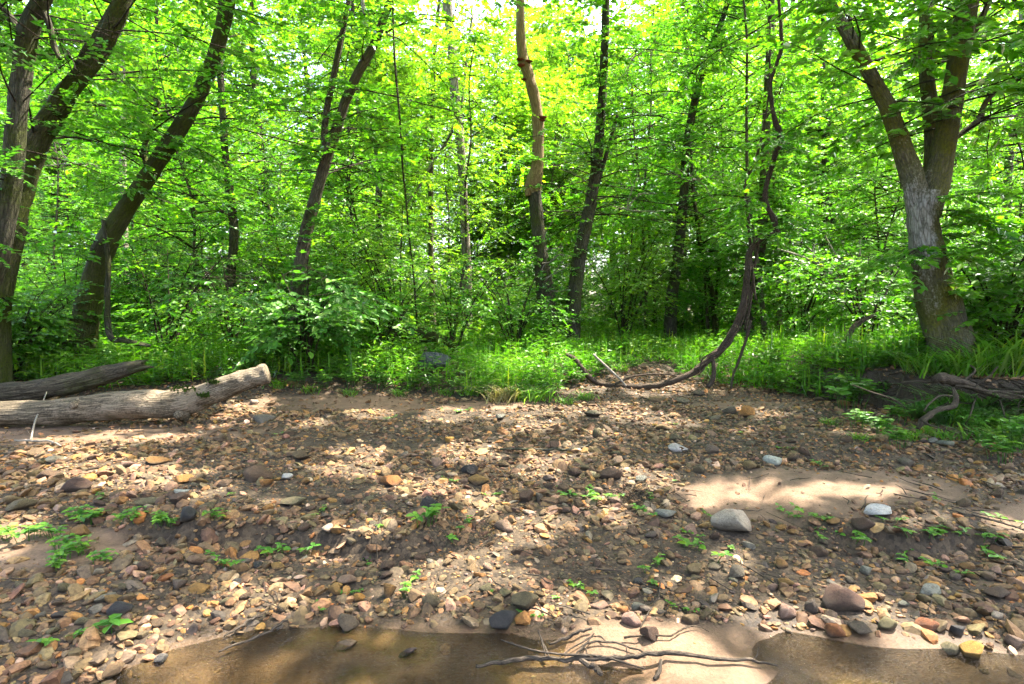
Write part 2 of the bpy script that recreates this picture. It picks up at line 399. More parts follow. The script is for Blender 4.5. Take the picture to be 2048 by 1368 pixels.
ysh_g = np.interp(gx, _SHX, _SHY)
wet = (1 - sst(.0, .075, gz)) * (1 - sst(3.0, 3.5, gy)) * (gy > 1.0)
nx, ny = len(xs), len(ysn)
idx = (np.arange(ny - 1)[:, None] * nx + np.arange(nx - 1)[None])
F = np.stack([idx, idx + 1, idx + nx + 1, idx + nx], -1).reshape(-1, 4)
gme = mesh('ground', np.stack([gx, gy, gz], -1).reshape(-1, 3), F, M['ground'], True,
           {'sand': sandmask(gx, gy).ravel(), 'soil': soilmask(gx, gy).ravel(), 'wet': np.clip(wet, 0, 1).ravel()})
tag(link('ground', gme), kind='structure')
# the shallow stream
wx = np.linspace(-14, 14, 60); wy = np.linspace(-9, 3.2, 40); ax, ay = np.meshgrid(wx, wy)
i = (np.arange(39)[:, None] * 60 + np.arange(59)[None])
wme = mesh('water', np.stack([ax, ay, 0 * ax], -1).reshape(-1, 3), np.stack([i, i + 1, i + 61, i + 60], -1).reshape(-1, 4), M['water'])
tag(link('water', wme), kind='structure')

# ------------------------------------------------------------------ sun patches: gaps are cut in the leaves overhead so sun lands here
PATCH = [  # photo pixel centre, half width, half height (px) of the places where sun reaches the ground
 (110, 905, 70, 18), (215, 935, 150, 20), (330, 955, 110, 22), (430, 985, 70, 18), (60, 1050, 60, 20), (40, 1100, 55, 22), (250, 880, 190, 8),
 (500, 815, 45, 20), (620, 850, 40, 12), (720, 905, 60, 18), (700, 940, 90, 16), (935, 900, 75, 22), (830, 965, 60, 18), (760, 1050, 50, 16), (900, 985, 40, 16),
 (1090, 925, 45, 30), (1000, 830, 35, 18), (1070, 820, 70, 14), (1255, 825, 55, 20), (1345, 845, 60, 14), (1150, 780, 70, 10), (1300, 785, 60, 10), (1545, 832, 45, 14), (1690, 862, 70, 10),
 (1285, 955, 60, 22), (1235, 1015, 28, 40), (1160, 900, 45, 20), (1410, 985, 35, 22), (1440, 1000, 36, 14), (1500, 972, 26, 8), (1610, 985, 45, 14), (1690, 975, 26, 9), (1775, 982, 40, 11), (1500, 1110, 60, 20), (1855, 1028, 40, 10),
 (1010, 1140, 75, 42), (1045, 1085, 50, 36), (880, 1165, 60, 26), (650, 1115, 60, 14), (580, 1180, 70, 22), (1110, 1050, 40, 30),
 (1200, 1205, 50, 30), (1260, 1235, 40, 22), (400, 1278, 80, 34), (570, 1335, 110, 40), (480, 1300, 60, 25), (690, 1350, 40, 20), (1225, 1292, 34, 10), (1345, 1290, 16, 12), (1452, 1292, 18, 14), (1480, 1338, 60, 5), (1170, 1352, 36, 6),
 (1590, 1230, 40, 22), (1655, 1275, 50, 10), (1380, 1250, 36, 8), (1930, 1300, 70, 26), (1990, 1275, 40, 20), (1800, 1340, 50, 16), (300, 1330, 30, 20), (2030, 1045, 25, 14),
 (980, 1010, 35, 20), (560, 1000, 35, 12), (1740, 1190, 30, 20),
]
GR = []   # grass, log and weeds that catch the sun
for u, v, a, b in [(965, 752, 60, 18), (1000, 745, 60, 30), (1270, 705, 60, 18), (450, 765, 60, 14), (350, 730, 90, 10), (1100, 720, 60, 16), (1600, 690, 80, 12), (720, 690, 60, 8), (1060, 770, 40, 16), (1450, 690, 60, 10)]:
    GR.append((u, v, a, b))
pc = []
for k, (u, v, a, b) in enumerate(PATCH + GR):
    c = G(u, v); l = G(u + a, v); n_, f_ = G(u, v + b), G(u, v - b)
    pc.append((c[0], c[1], abs(l[0] - c[0]) + .10 + .05 * (c[1] < 3.4), max(.06, abs(f_[1] - n_[1]) / 2) + .10 + .05 * (c[1] < 3.4), .3 if k < len(PATCH) else 2.0))
for u, v, Y, rx in [(500, 745, 6.62, .32), (400, 780, 6.5, .2), (1838, 430, 7.3, .35), (1905, 590, 7.3, .25), (790, 525, 9.6, .4), (620, 480, 9.0, .3), (640, 610, 8.8, .3), (650, 330, 10.3, .35), (1075, 290, 12.3, .5), (1450, 690, 8.7, .3), (1185, 420, 12.5, .4),
                    (350, 300, 9.0, .3), (100, 250, 7.6, .3), (1890, 200, 7.3, .3), (1730, 150, 7.3, .3), (1400, 690, 11.5, .8), (1000, 660, 12, .8), (500, 640, 10.2, .6), (1750, 640, 10.2, .6), (250, 660, 9.8, .6), (60, 120, 6.7, .6), (150, 230, 7.4, .6), (40, 330, 6.6, .5), (120, 60, 7.0, .6), (20, 230, 6.3, .5)] + [(rng.uniform(0, 2048), rng.uniform(0, 640), rng.uniform(6.8, 11.5), rng.uniform(.2, .5)) for _ in range(60)] + [(rng.uniform(200, 1300), rng.uniform(450, 680), rng.uniform(9, 11.5), rng.uniform(.25, .5)) for _ in range(25)]:
    p = P(u, v, Y); g = p - SUN * ((p[2] - .35) / SUN[2]); pc.append((g[0], g[1], rx, rx, p[2] + .45))
pc = np.array(pc)
def sunny(p):
    """True for leaves that would shade one of the sun patches"""
    out = np.zeros(len(p), bool)
    g = p - SUN[None] * ((p[:, 2] - .35) / SUN[2])[:, None]
    w = .5 * (fbm(g[:, 0] * 3.1, g[:, 1] * 3.1, 50) - .5) + 1.0 * np.maximum(0, fbm(g[:, 0] * 5.5, g[:, 1] * 5.5, 54, 2) - .47)
    for cx, cy_, rx, ry, zm in pc:
        d = np.sqrt(((g[:, 0] - cx) / rx) ** 2 + ((g[:, 1] - cy_) / ry) ** 2) + w
        out |= (d < 1.0) & (p[:, 2] > zm)
    out &= (g[:, 0] + 1.25) ** 2 + (g[:, 1] - 8.95) ** 2 > .30  # leaves kept above the blue-grey shape so it stays shaded
    return out

# ------------------------------------------------------------------ leaves
LEAF6 = np.array([(0, 0, 0), (.28, .30, .05), (.68, .24, .02), (1, 0, -.10), (.68, -.24, .02), (.28, -.30, .05)])
LF6 = np.array([(0, 1, 2, 3), (0, 3, 4, 5)]) [:, ::-1]
LEAF4 = np.array([(0, 0, 0), (.45, .33, .05), (1, 0, -.06), (.45, -.33, .05)])
LF4 = np.array([(0, 3, 2, 1)])
BLADE = np.array([(0, 0, 0), (.4, .085, .03), (1, 0, -.22), (.4, -.085, .03)])
def leaves(pos, ax, nor, size, tmpl=LEAF6, faces=LF6, rnd=None):
    """leaf blades at pos, pointing along ax, facing nor"""
    n = len(pos); ax = unit(ax); side = unit(np.cross(nor, ax)); up = np.cross(ax, side)
    B = np.stack([ax, side, up], 1) * np.asarray(size).reshape(-1, 1, 1)
    V = pos[:, None] + np.einsum('vk,nkc->nvc', tmpl, B)
    k = len(tmpl)
    F = (np.arange(n)[:, None, None] * k + faces[None]).reshape(-1, faces.shape[1])
    r = rng.random(n) if rnd is None else rnd
    return V.reshape(-1, 3), F, np.repeat(r, k)
def twig_leaves(start, d, length, per, size, spread=.9, tilt=.35, tmpl=LEAF6, faces=LF6, up=(0, 0, 1), cull=False, rndbias=0.0):
    """leaves set alternately along twigs: start, d (n,3), length (n)"""
    n = len(start)
    t = (np.arange(per)[None] + .6 + .5 * rng.random((n, per))) / per
    d = unit(d); lat = unit(np.cross(d, np.array(up)[None] + 0 * d))
    s = np.where((np.arange(per) % 2)[None] == 0, 1.0, -1.0) * (spread * (.6 + .8 * rng.random((n, per)))); s[:, -1] *= .2
    p = start[:, None] + d[:, None] * (t * length[:, None])[..., None] - np.array((0, 0, 1.0)) * (.16 * t ** 2 * length[:, None])[..., None]
    a = d[:, None] + lat[:, None] * s[..., None] + rng.normal(0, .22, (n, per, 3)) + np.array((0, 0, -.18))
    nm = np.array(up)[None, None] + rng.normal(0, tilt, (n, per, 3))
    p = p.reshape(-1, 3); a = a.reshape(-1, 3); nm = nm.reshape(-1, 3)
    sz = size * (.55 + .75 * rng.random(len(p)))
    br = np.clip(np.repeat(rng.random(n), per) * .5 + rng.random(n * per) * .5 + rndbias, 0, 1)
    if cull:
        k = ~sunny(p); p, a, nm, sz, br = p[k], a[k], nm[k], sz[k], br[k]
    return leaves(p, a, nm, sz, tmpl, faces, br)
def branchwork(starts, dirs, lens, ntw, per, leaf, twl=(.35, .9), droop=.12, radius=.012, tmpl=LEAF6, faces=LF6, cull=False, tilt=.35, from_t=.2):
    """side branches with twigs and leaves: (wood verts, faces), (leaf verts, faces, rnd)"""
    wood = []; ts, td, tl = [], [], []
    for s, d, L in zip(starts, dirs, lens):
        d = d / np.linalg.norm(d); k = 6; q = [np.array(s, float)]; dd = d.copy()
        for j in range(k - 1):
            dd = dd + rng.normal(0, .13, 3) + np.array((0, 0, -droop)); dd /= np.linalg.norm(dd)
            q.append(q[-1] + dd * L / (k - 1))
        q = np.array(q)
        if radius: wood.append(tube(q, np.linspace(radius * (.5 + L * .28), radius * .3, k), n=4, sub=1, cap=False))
        for j in range(ntw):
            t = from_t + (1 - from_t) * (j + rng.random()) / ntw; x = t * (k - 1); i0 = min(int(x), k - 2); f = x - i0
            p = q[i0] * (1 - f) + q[i0 + 1] * f; ax = q[i0 + 1] - q[i0]; ax /= np.linalg.norm(ax)
            lat = np.cross(ax, (0, 0, 1)); lat /= np.linalg.norm(lat) + 1e-6
            w = ax * .6 + lat * (1 if j % 2 else -1) * (.5 + .6 * rng.random()) + np.array((0, 0, rng.normal(.05, .22)))
            ts.append(p); td.append(w / np.linalg.norm(w)); tl.append(rng.uniform(*twl) * (1.15 - .5 * t))
    ts, td, tl = np.array(ts), np.array(td), np.array(tl)
    lv = twig_leaves(ts, td, tl, per, leaf, tmpl=tmpl, faces=faces, cull=cull, tilt=tilt)
    if radius:
        e = ts + td * tl[:, None] * .9; e[:, 2] -= .13 * tl; w_ = radius * .28; sd_ = np.cross(td, (0, 0, 1.0)); sd_ = unit(sd_) * w_
        uu = np.zeros_like(sd_); uu[:, 2] = w_
        Vt = np.stack([ts + sd_, ts - sd_, ts + uu, e], 1).reshape(-1, 3)
        b = np.arange(len(ts))[:, None] * 4
        Ft = np.concatenate([b + np.array((0, 1, 3)), b + np.array((1, 2, 3)), b + np.array((2, 0, 3))])
        wood.append((Vt, [Ft]))
        w = join(wood); return (w[0][:, :3], w[1]), lv
    return None, lv
def pick_on(p, r, n, z0, z1):
    """n places on a trunk path between heights z0 and z1"""
    q, rr = catmull(p, r, 6); ok = np.where((q[:, 2] >= z0) & (q[:, 2] <= z1))[0]
    return q[rng.choice(ok, n)]
def outdirs(n, lo=.05, hi=.6, az=None):
    a = rng.uniform(0, 2 * np.pi, n) if az is None else az
    e = rng.uniform(lo, hi, n)
    return np.stack([np.cos(a) * np.cos(e), np.sin(a) * np.cos(e), np.sin(e)], 1)
def add_leaves(name, lv, mat, parent, base=(0, 0, 0), smooth=False):
    V, F_, r = lv
    return link(name, mesh(name, V - np.asarray(base), F_, mat, smooth, {'rnd': r}), parent)
def cat_leaves(ls):
    V, F_, r, o = [], [], [], 0
    for v, f, q in ls: V.append(v); F_.append(f + o); r.append(q); o += len(v)
    return np.vstack(V), np.vstack(F_), np.concatenate(r)

# ------------------------------------------------------------------ the trees one can tell apart
def grow_up(p, r, top, lean=.35):
    """carry a trunk on above the frame"""
    d = p[-1] - p[-2]; d = d / np.linalg.norm(d); q = [x for x in p]; rr = list(r)
    while q[-1][2] < top:
        d = d * .8 + np.array((0, 0, lean)) + rng.normal(0, .05, 3); d /= np.linalg.norm(d)
        q.append(q[-1] + d * 1.3); rr.append(max(.02, rr[-1] * .88))
    return np.array(q), np.array(rr)
def upright(p, r):
    d = np.gradient(p, axis=0); return r * np.clip(np.abs(d[:, 2]) / np.linalg.norm(d, axis=1),   .55, 1) * .82
def to_ground(p, r, flare=1.35):
    b = p[0].copy(); b[2] = hz(b[0], b[1]) - .12
    if p[0][2] - b[2] > .05:
        return np.vstack([b, p]), np.concatenate([[r[0] * flare], r])
    return p, r
def tree(name, label, rows, Y, mat, limbs=(), top=11, nb=26, zlo=3.0, blen=(1.3, 3.0), leaf=.088, lmat='leaf', per=17, ntw=9, group=None, bump=.10, seg=12, crown=True, az=None, extra=None, sprout=.7, flute=0.0, cat='tree'):
    rows = [(u, v, w, Y if len(rest) == 0 else rest[0]) for u, v, w, *rest in rows]
    p, r = path(rows); r = upright(p, r); p, r = to_ground(p, r, 1.15)
    if top: p, r = grow_up(p, r, top)
    base = np.array((p[0][0], p[0][1], hz(p[0][0], p[0][1])))
    root = thing(name, label, cat, base, group)
    fine = Y < 11.5
    V, Fs = tube(p - base, r, seg * 2 if fine else seg, 12 if fine else 5, bump, random.randrange(99), flute=flute, ridge=.03 if fine else 0)
    link('trunk', mesh('trunk', V, Fs, mat), root)
    paths = [(p, r)]
    for L in limbs:
        lt = L[-1] if isinstance(L[-1], (int, float)) else None
        L = L[:-1] if lt is not None else L
        lp, lr = path([(u, v, w, Y if len(rest) == 0 else rest[0]) for u, v, w, *rest in L])
        lr = upright(lp, lr)
        if lt: lp, lr = grow_up(lp, lr, lt)
        V, Fs = tube(lp - base, lr, int(seg * 1.5) if fine else max(6, seg - 3), 9 if fine else 5, bump, random.randrange(99), ridge=.018 if fine and lr[0] > .06 else 0)
        link('limb', mesh('limb', V, Fs, mat), root); paths.append((lp, lr))
    if crown:
        st = []
        for i, (pp, rr) in enumerate(paths):
            if pp[:, 2].max() > zlo + .3: st.append(pick_on(pp, rr, nb if i == 0 else nb // 2, max(zlo, pp[:, 2].min()), pp[:, 2].max()))
        st = np.vstack(st); n = len(st); m = int(nb * sprout)
        st = np.vstack([st, pick_on(p, r, m, max(1.6, p[:, 2].min()), p[:, 2].max())])
        L = np.concatenate([rng.uniform(*blen, n), rng.uniform(.35, .95, m)])
        dirs = outdirs(n + m, az=None if az is None else rng.uniform(*az, n + m)); dirs[n:, 1] = -np.abs(dirs[n:, 1])
        wood, lv = branchwork(st, dirs, L, ntw, per, leaf, cull=True)
        link('branches', mesh('branches', wood[0] - base, wood[1], M['twig']), root)
        if extra: lv = cat_leaves([lv, extra(base)])
        add_leaves('crown', lv, M[lmat], root, base)
    return root, base, paths

def shade_canopy(n, x0, x1, y0, y1, z0, z1, size=.17):
    """unseen leafy twigs added high over the gravel bar as shade, with gaps cut for the sun patches"""
    k = n // 10
    s = np.stack([rng.uniform(x0, x1, k), rng.uniform(y0, y1, k), rng.uniform(z0, z1, k)], 1)
    return twig_leaves(s, outdirs(k, -.1, .3), rng.uniform(.6, 1.3, k), 10, size, tmpl=LEAF4, faces=LF4, cull=True, spread=1.2)

# big mossy tree with three limbs on the cut bank
t14 = tree('forked_tree', 'big three-limbed tree with grey lichen and yellow moss on the cut bank',
     [(1912, 745, 128, 7.45), (1900, 700, 104), (1889, 650, 98), (1874, 600, 96), (1861, 540, 82), (1851, 480, 68), (1846, 430, 65), (1845, 385, 76)], 7.5, M['bark_big'],
     limbs=[[(1842, 430, 52), (1826, 360, 52), (1806, 300, 46), (1775, 215, 41), (1742, 150, 37), (1705, 85, 34), (1668, 20, 32), (1625, -60, 30, 7.2), 10],
            [(1856, 400, 40, 7.7), (1866, 310, 38, 7.8), (1860, 210, 33, 7.9), (1851, 130, 30, 8.0), (1852, 40, 28, 8.1), (1858, -60, 26, 8.2), 10],
            [(1856, 430, 56), (1876, 350, 56), (1892, 265, 48), (1907, 180, 46), (1921, 90, 46), (1936, 0, 45), (1955, -100, 42), 11],
            [(1897, 285, 24), (1930, 262, 20), (1958, 238, 18), (1975, 200, 14), (2020, 165, 11), (2080, 140, 8)],
            [(1915, 120, 20), (1950, 60, 16), (1975, 10, 14), (1990, -40, 12)]],
     top=None, nb=34, zlo=3.9, blen=(1.2, 2.6), leaf=.115, lmat='leaf', seg=18, bump=.08, flute=.10, sprout=.25,
     extra=lambda b: shade_canopy(42000, 1.0, 12.5, 2.6, 11.5, 7.5, 11.0))
# left edge
tree('slanting_tree', 'dark slim trunk at the far end behind both logs, forking near the frame top',
     [(-110, 720, 62), (-22, 560, 54), (12, 430, 48), (27, 330, 44), (34, 230, 42), (46, 130, 42), (58, 60, 44), (82, 5, 40), (105, -60, 36)], 6.6, M['bark_dark'],
     limbs=[[(52, 80, 26), (25, 42, 24), (-5, 10, 22), (-40, -30, 20)], [(82, 12, 16), (97, 45, 14), (108, 90, 13), (120, 118, 10)]],
     top=9, nb=18, zlo=2.4, blen=(.8, 1.8), leaf=.075, lmat='leaf')
tree('leaning_tree', 'thick dark trunk leaning right, with a pale branch rising from it',
     [(-18, 640, 74), (8, 480, 72), (32, 385, 70), (64, 300, 66), (102, 236, 62), (144, 172, 55), (188, 122, 48), (222, 60, 42), (248, -10, 40), (270, -80, 38)], 7.7, M['bark_mossy'],
     limbs=[[(150, 160, 26), (170, 110, 26), (195, 68, 23), (238, -5, 20), (270, -60, 18)]],
     top=10, nb=22, zlo=3.6, leaf=.078, extra=lambda b: shade_canopy(9000, -8, -2.5, 2.8, 11, 6.8, 10))
tree('arching_tree', 'mossy dark tree arching to the right behind the two fallen logs',
     [(160, 700, 78), (172, 640, 62), (184, 580, 54), (198, 525, 52), (218, 475, 54), (248, 425, 50), (290, 362, 46), (330, 302, 44), (368, 242, 40), (404, 175, 36), (430, 110, 34), (448, 40, 32), (462, -40, 30)], 9.2, M['bark_mossy'],
     limbs=[[(300, 350, 14), (288, 300, 13), (305, 250, 11), (318, 200, 9)]],
     top=11, nb=30, zlo=3.4)
tree('forked_sapling_tree', 'straight brown tree leaning right and forking, behind the broad-leaved shrub',
     [(585, 720, 36), (594, 600, 33), (604, 510, 32), (622, 428, 30), (640, 362, 28), (655, 312, 27), (674, 258, 25), (692, 202, 24), (717, 146, 23), (747, 90, 21), (766, 40, 19), (784, -20, 18)], 10.4, M['bark_brown'],
     limbs=[[(650, 325, 17), (650, 250, 16), (660, 190, 15), (680, 90, 14), (692, 30, 12), 9]],
     top=12, nb=30, zlo=4.0, leaf=.10, extra=lambda b: shade_canopy(22000, -3.5, 3.0, 3.2, 11.5, 7.5, 11))
tree('slim_tree', 'slim dark trunk between the arching tree and the forked brown tree',
     [(466, 660, 24), (462, 560, 22), (468, 470, 20), (462, 400, 20), (452, 330, 18), (447, 250, 16), (440, 120, 14)], 12.5, M['bark_dark'], top=11, nb=26, zlo=3.6)
tree('pale_slim_tree', 'pale sunlit slim trunk with a bend, right of the forked brown tree',
     [(760, 640, 16), (758, 520, 16), (757, 420, 15), (757, 330, 15), (748, 280, 14), (741, 230, 13), (738, 150, 12), (733, 60, 10)], 17, M['bark_pale'], top=14, nb=24, zlo=5, leaf=.10, lmat='leaf_far')
tree('grey_tree', 'tall grey-barked tree with a dead forked branch left of the bare snag',
     [(935, 680, 26), (934, 560, 22), (929, 430, 20), (922, 300, 20), (914, 225, 22), (906, 150, 22), (903, 80, 22), (896, 20, 24), (890, -60, 24)], 15.5, M['bark_pale'],
     limbs=[[(912, 240, 7), (895, 280, 8), (862, 330, 8), (840, 370, 6), (812, 410, 5)], [(922, 220, 6), (930, 150, 7), (936, 90, 6), (945, 30, 5)]],
     top=15, nb=24, zlo=6, leaf=.10, lmat='leaf_far')
tree('dark_tree', 'dark trunk with a forked base right of the bare snag, leaning right',
     [(1146, 690, 44), (1146, 640, 38), (1152, 560, 34), (1163, 490, 32), (1178, 420, 30), (1190, 350, 27), (1198, 280, 25), (1204, 200, 22), (1209, 100, 20), (1212, 0, 18)], 12.6, M['bark_dark'],
     limbs=[[(1178, 430, 14), (1192, 380, 12), (1215, 300, 10), (1235, 230, 8)], [(1170, 470, 10), (1190, 410, 9), (1182, 360, 8)]],
     top=13, nb=36, sprout=1.6, zlo=3.6)
tree('ivy_tree', 'dark trunk behind leafy boughs, midway from the snag to the looping vine',
     [(1340, 680, 34), (1342, 610, 30), (1352, 540, 27), (1362, 460, 24), (1368, 380, 22), (1374, 290, 20), (1392, 190, 18), (1412, 120, 16), (1440, 50, 14), (1462, -20, 12)], 14.5, M['bark_dark'], top=13, nb=40, zlo=3.4, sprout=1.6)
tree('twin_tree', 'small twin-stemmed mossy tree left of the looping vine',
     [(1432, 680, 18), (1428, 610, 15), (1420, 570, 13), (1406, 530, 11), (1398, 480, 9)], 16, M['bark_mossy'],
     limbs=[[(1432, 640, 10), (1433, 590, 9), (1440, 520, 8), (1446, 450, 7)]], top=6, nb=22, zlo=2.8, leaf=.085, blen=(.8, 2.0))
tree('brown_tree', 'brown trunk leaning right, directly behind the looping vine',
     [(1490, 680, 34), (1500, 620, 30), (1510, 560, 27), (1520, 500, 25), (1526, 430, 22), (1530, 300, 20), (1540, 100, 17)], 14, M['bark_brown'], top=13, nb=34, zlo=3.8, sprout=1.6)
tree('pale_sapling', 'thin pale straight trunk just right of the looping vine',
     [(1558, 680, 12), (1559, 620, 12), (1556, 560, 11), (1552, 500, 10), (1550, 420, 9), (1548, 300, 8)], 15, M['bark_pale'], top=10, nb=22, zlo=3.4)
tree('pale_background_tree', 'pale thin trunk far behind the arching tree bend',
     [(252, 600, 18), (248, 480, 17), (247, 380, 16), (244, 250, 13), (246, 120, 10), (245, 60, 9)], 18, M['bark_pale'], top=13, nb=24, zlo=5, leaf=.10, lmat='leaf_far')
tree('pale_edge_tree', 'pale trunk beyond the big forked tree, on its outer side',
     [(2012, 560, 20), (2010, 470, 18), (2014, 400, 18), (2018, 330, 17), (2030, 220, 15)], 17, M['bark_pale'], top=13, nb=26, zlo=5, leaf=.10, lmat='leaf_far')
tree('speckled_tree', 'thin dark trunk with forks, just left of the tall grey tree',
     [(866, 640, 14), (862, 500, 13), (862, 320, 12), (865, 230, 12), (868, 130, 10), (875, 40, 8)], 17, M['bark_brown'],
     limbs=[[(862, 330, 6), (845, 300, 6), (815, 270, 5)], [(866, 220, 6), (880, 160, 5), (886, 100, 4)]], top=14, nb=24, zlo=5, leaf=.10, lmat='leaf_far')
tree('offframe_shade_tree', 'unseen tree added beyond the frame edge, its crown shading the gravel', [(2330, 700, 90), (2325, 400, 80), (2350, 100, 76), (2360, -200, 70)], 6.6, M['bark_dark'],  # added out of view so that its crown shades the gravel
     top=11, nb=10, zlo=6, extra=lambda b: shade_canopy(7000, 9.5, 16, .5, 9, 8, 11.5))

# the barkless snag
def snag():
    low, rl = path([(1100, 690, 46, 12.4), (1094, 620, 36, 12.4), (1084, 540, 30, 12.4), (1077, 470, 28, 12.4), (1071, 405, 26, 12.4), (1069, 372, 27, 12.4)])
    low, rl = to_ground(low, rl)
    hi, rh = path([(1071, 395, 22, 12.4), (1069, 368, 34, 12.4), (1074, 335, 24, 12.4), (1077, 290, 22, 12.4), (1075, 240, 22, 12.4), (1069, 195, 22, 12.4), (1058, 155, 22, 12.4), (1046, 115, 21, 12.4), (1041, 60, 18, 12.4), (1041, 0, 17, 12.4), (1040, -90, 15, 12.4), (1036, -180, 10, 12.4)])
    base = np.array((low[0][0], low[0][1], hz(low[0][0], low[0][1])))
    root = thing('dead_snag', 'tall dead snag, bare tan wood above an ivy-covered base', 'dead tree', base)
    V, Fs = tube(low - base, rl, 12, 5, .14, 3); link('trunk', mesh('trunk', V, Fs, M['bark_dark']), root)
    V, Fs = tube(hi - base, rh, 14, 6, .14, 8); bare = tag(link('bare_trunk', mesh('bare_trunk', V, Fs, M['snag']), root), 'bare tan upper trunk without bark')
    # broken jag beside the splice
    q, qr = path([(1058, 392, 15, 12.35), (1055, 370, 12, 12.35), (1057, 356, 4, 12.35)])
    V, Fs = tube(q - base, qr, 7, 2, .2, 5); link('jag', mesh('jag', V, Fs, M['snag']), root)
    for u, v, s in [(1040, 118, .09), (1042, 130, .10), (1057, 122, .09), (1047, 158, .07), (1085, 234, .10), (1084, 240, .08)]:
        c = P(u, v, 12.3) - base
        a = np.linspace(0, 2 * np.pi, 9, endpoint=False); rr = s * (1 + .15 * np.cos(3 * a))
        top = np.stack([c[0] + rr * np.cos(a), c[1] + rr * .8 * np.sin(a), np.full(9, c[2])], 1)
        bot = top * 1; bot[:, 2] -= s * .35; bot[:, :2] = c[:2] + (bot[:, :2] - c[:2]) * .55
        V = np.vstack([top, bot, [c + (0, 0, s * .22)], [c - (0, 0, s * .4)]]); j = np.arange(9); k = (j + 1) % 9
        link('bracket_fungus', mesh('bracket_fungus', V, [np.stack([j, 9 + j, 9 + k, k], 1), np.stack([j, k, np.full(9, 18)], 1), np.stack([9 + k, 9 + j, np.full(9, 19)], 1)], M['fungus']), bare)
    # ivy on the base and pale dead twigs
    n = 260; z = rng.uniform(0, 2.4, n); a = rng.uniform(0, 2 * np.pi, n); f = np.interp(z, low[:, 2] - base[2], np.arange(len(low)))
    cx = np.interp(z, low[:, 2] - base[2], low[:, 0] - base[0]); rr = .22
    st = np.stack([cx + rr * np.cos(a), rr * np.sin(a), z], 1)
    lv = twig_leaves(st, outdirs(n, -.2, .8, a), rng.uniform(.1, .3, n), 5, .09, tilt=.8)
    add_leaves('ivy', lv, M['leaf_deep'], root)
    tw = []
    for k in range(9):
        s = P(1085 + rng.uniform(-4, 6), rng.uniform(470, 590), 12.2) - base; q = [s]; d = np.array((rng.uniform(.2, 1), -.5, rng.uniform(-.6, .7)))
        for j in range(5): d = d / np.linalg.norm(d) + rng.normal(0, .35, 3); q.append(q[-1] + d / np.linalg.norm(d) * .16)
        tw.append(tube(np.array(q), np.linspace(.012, .004, 6), 4, 2, cap=False))
    V, Fs = join(tw); link('dead_twigs', mesh('dead_twigs', V, Fs, M['twig_pale']), root)
snag()

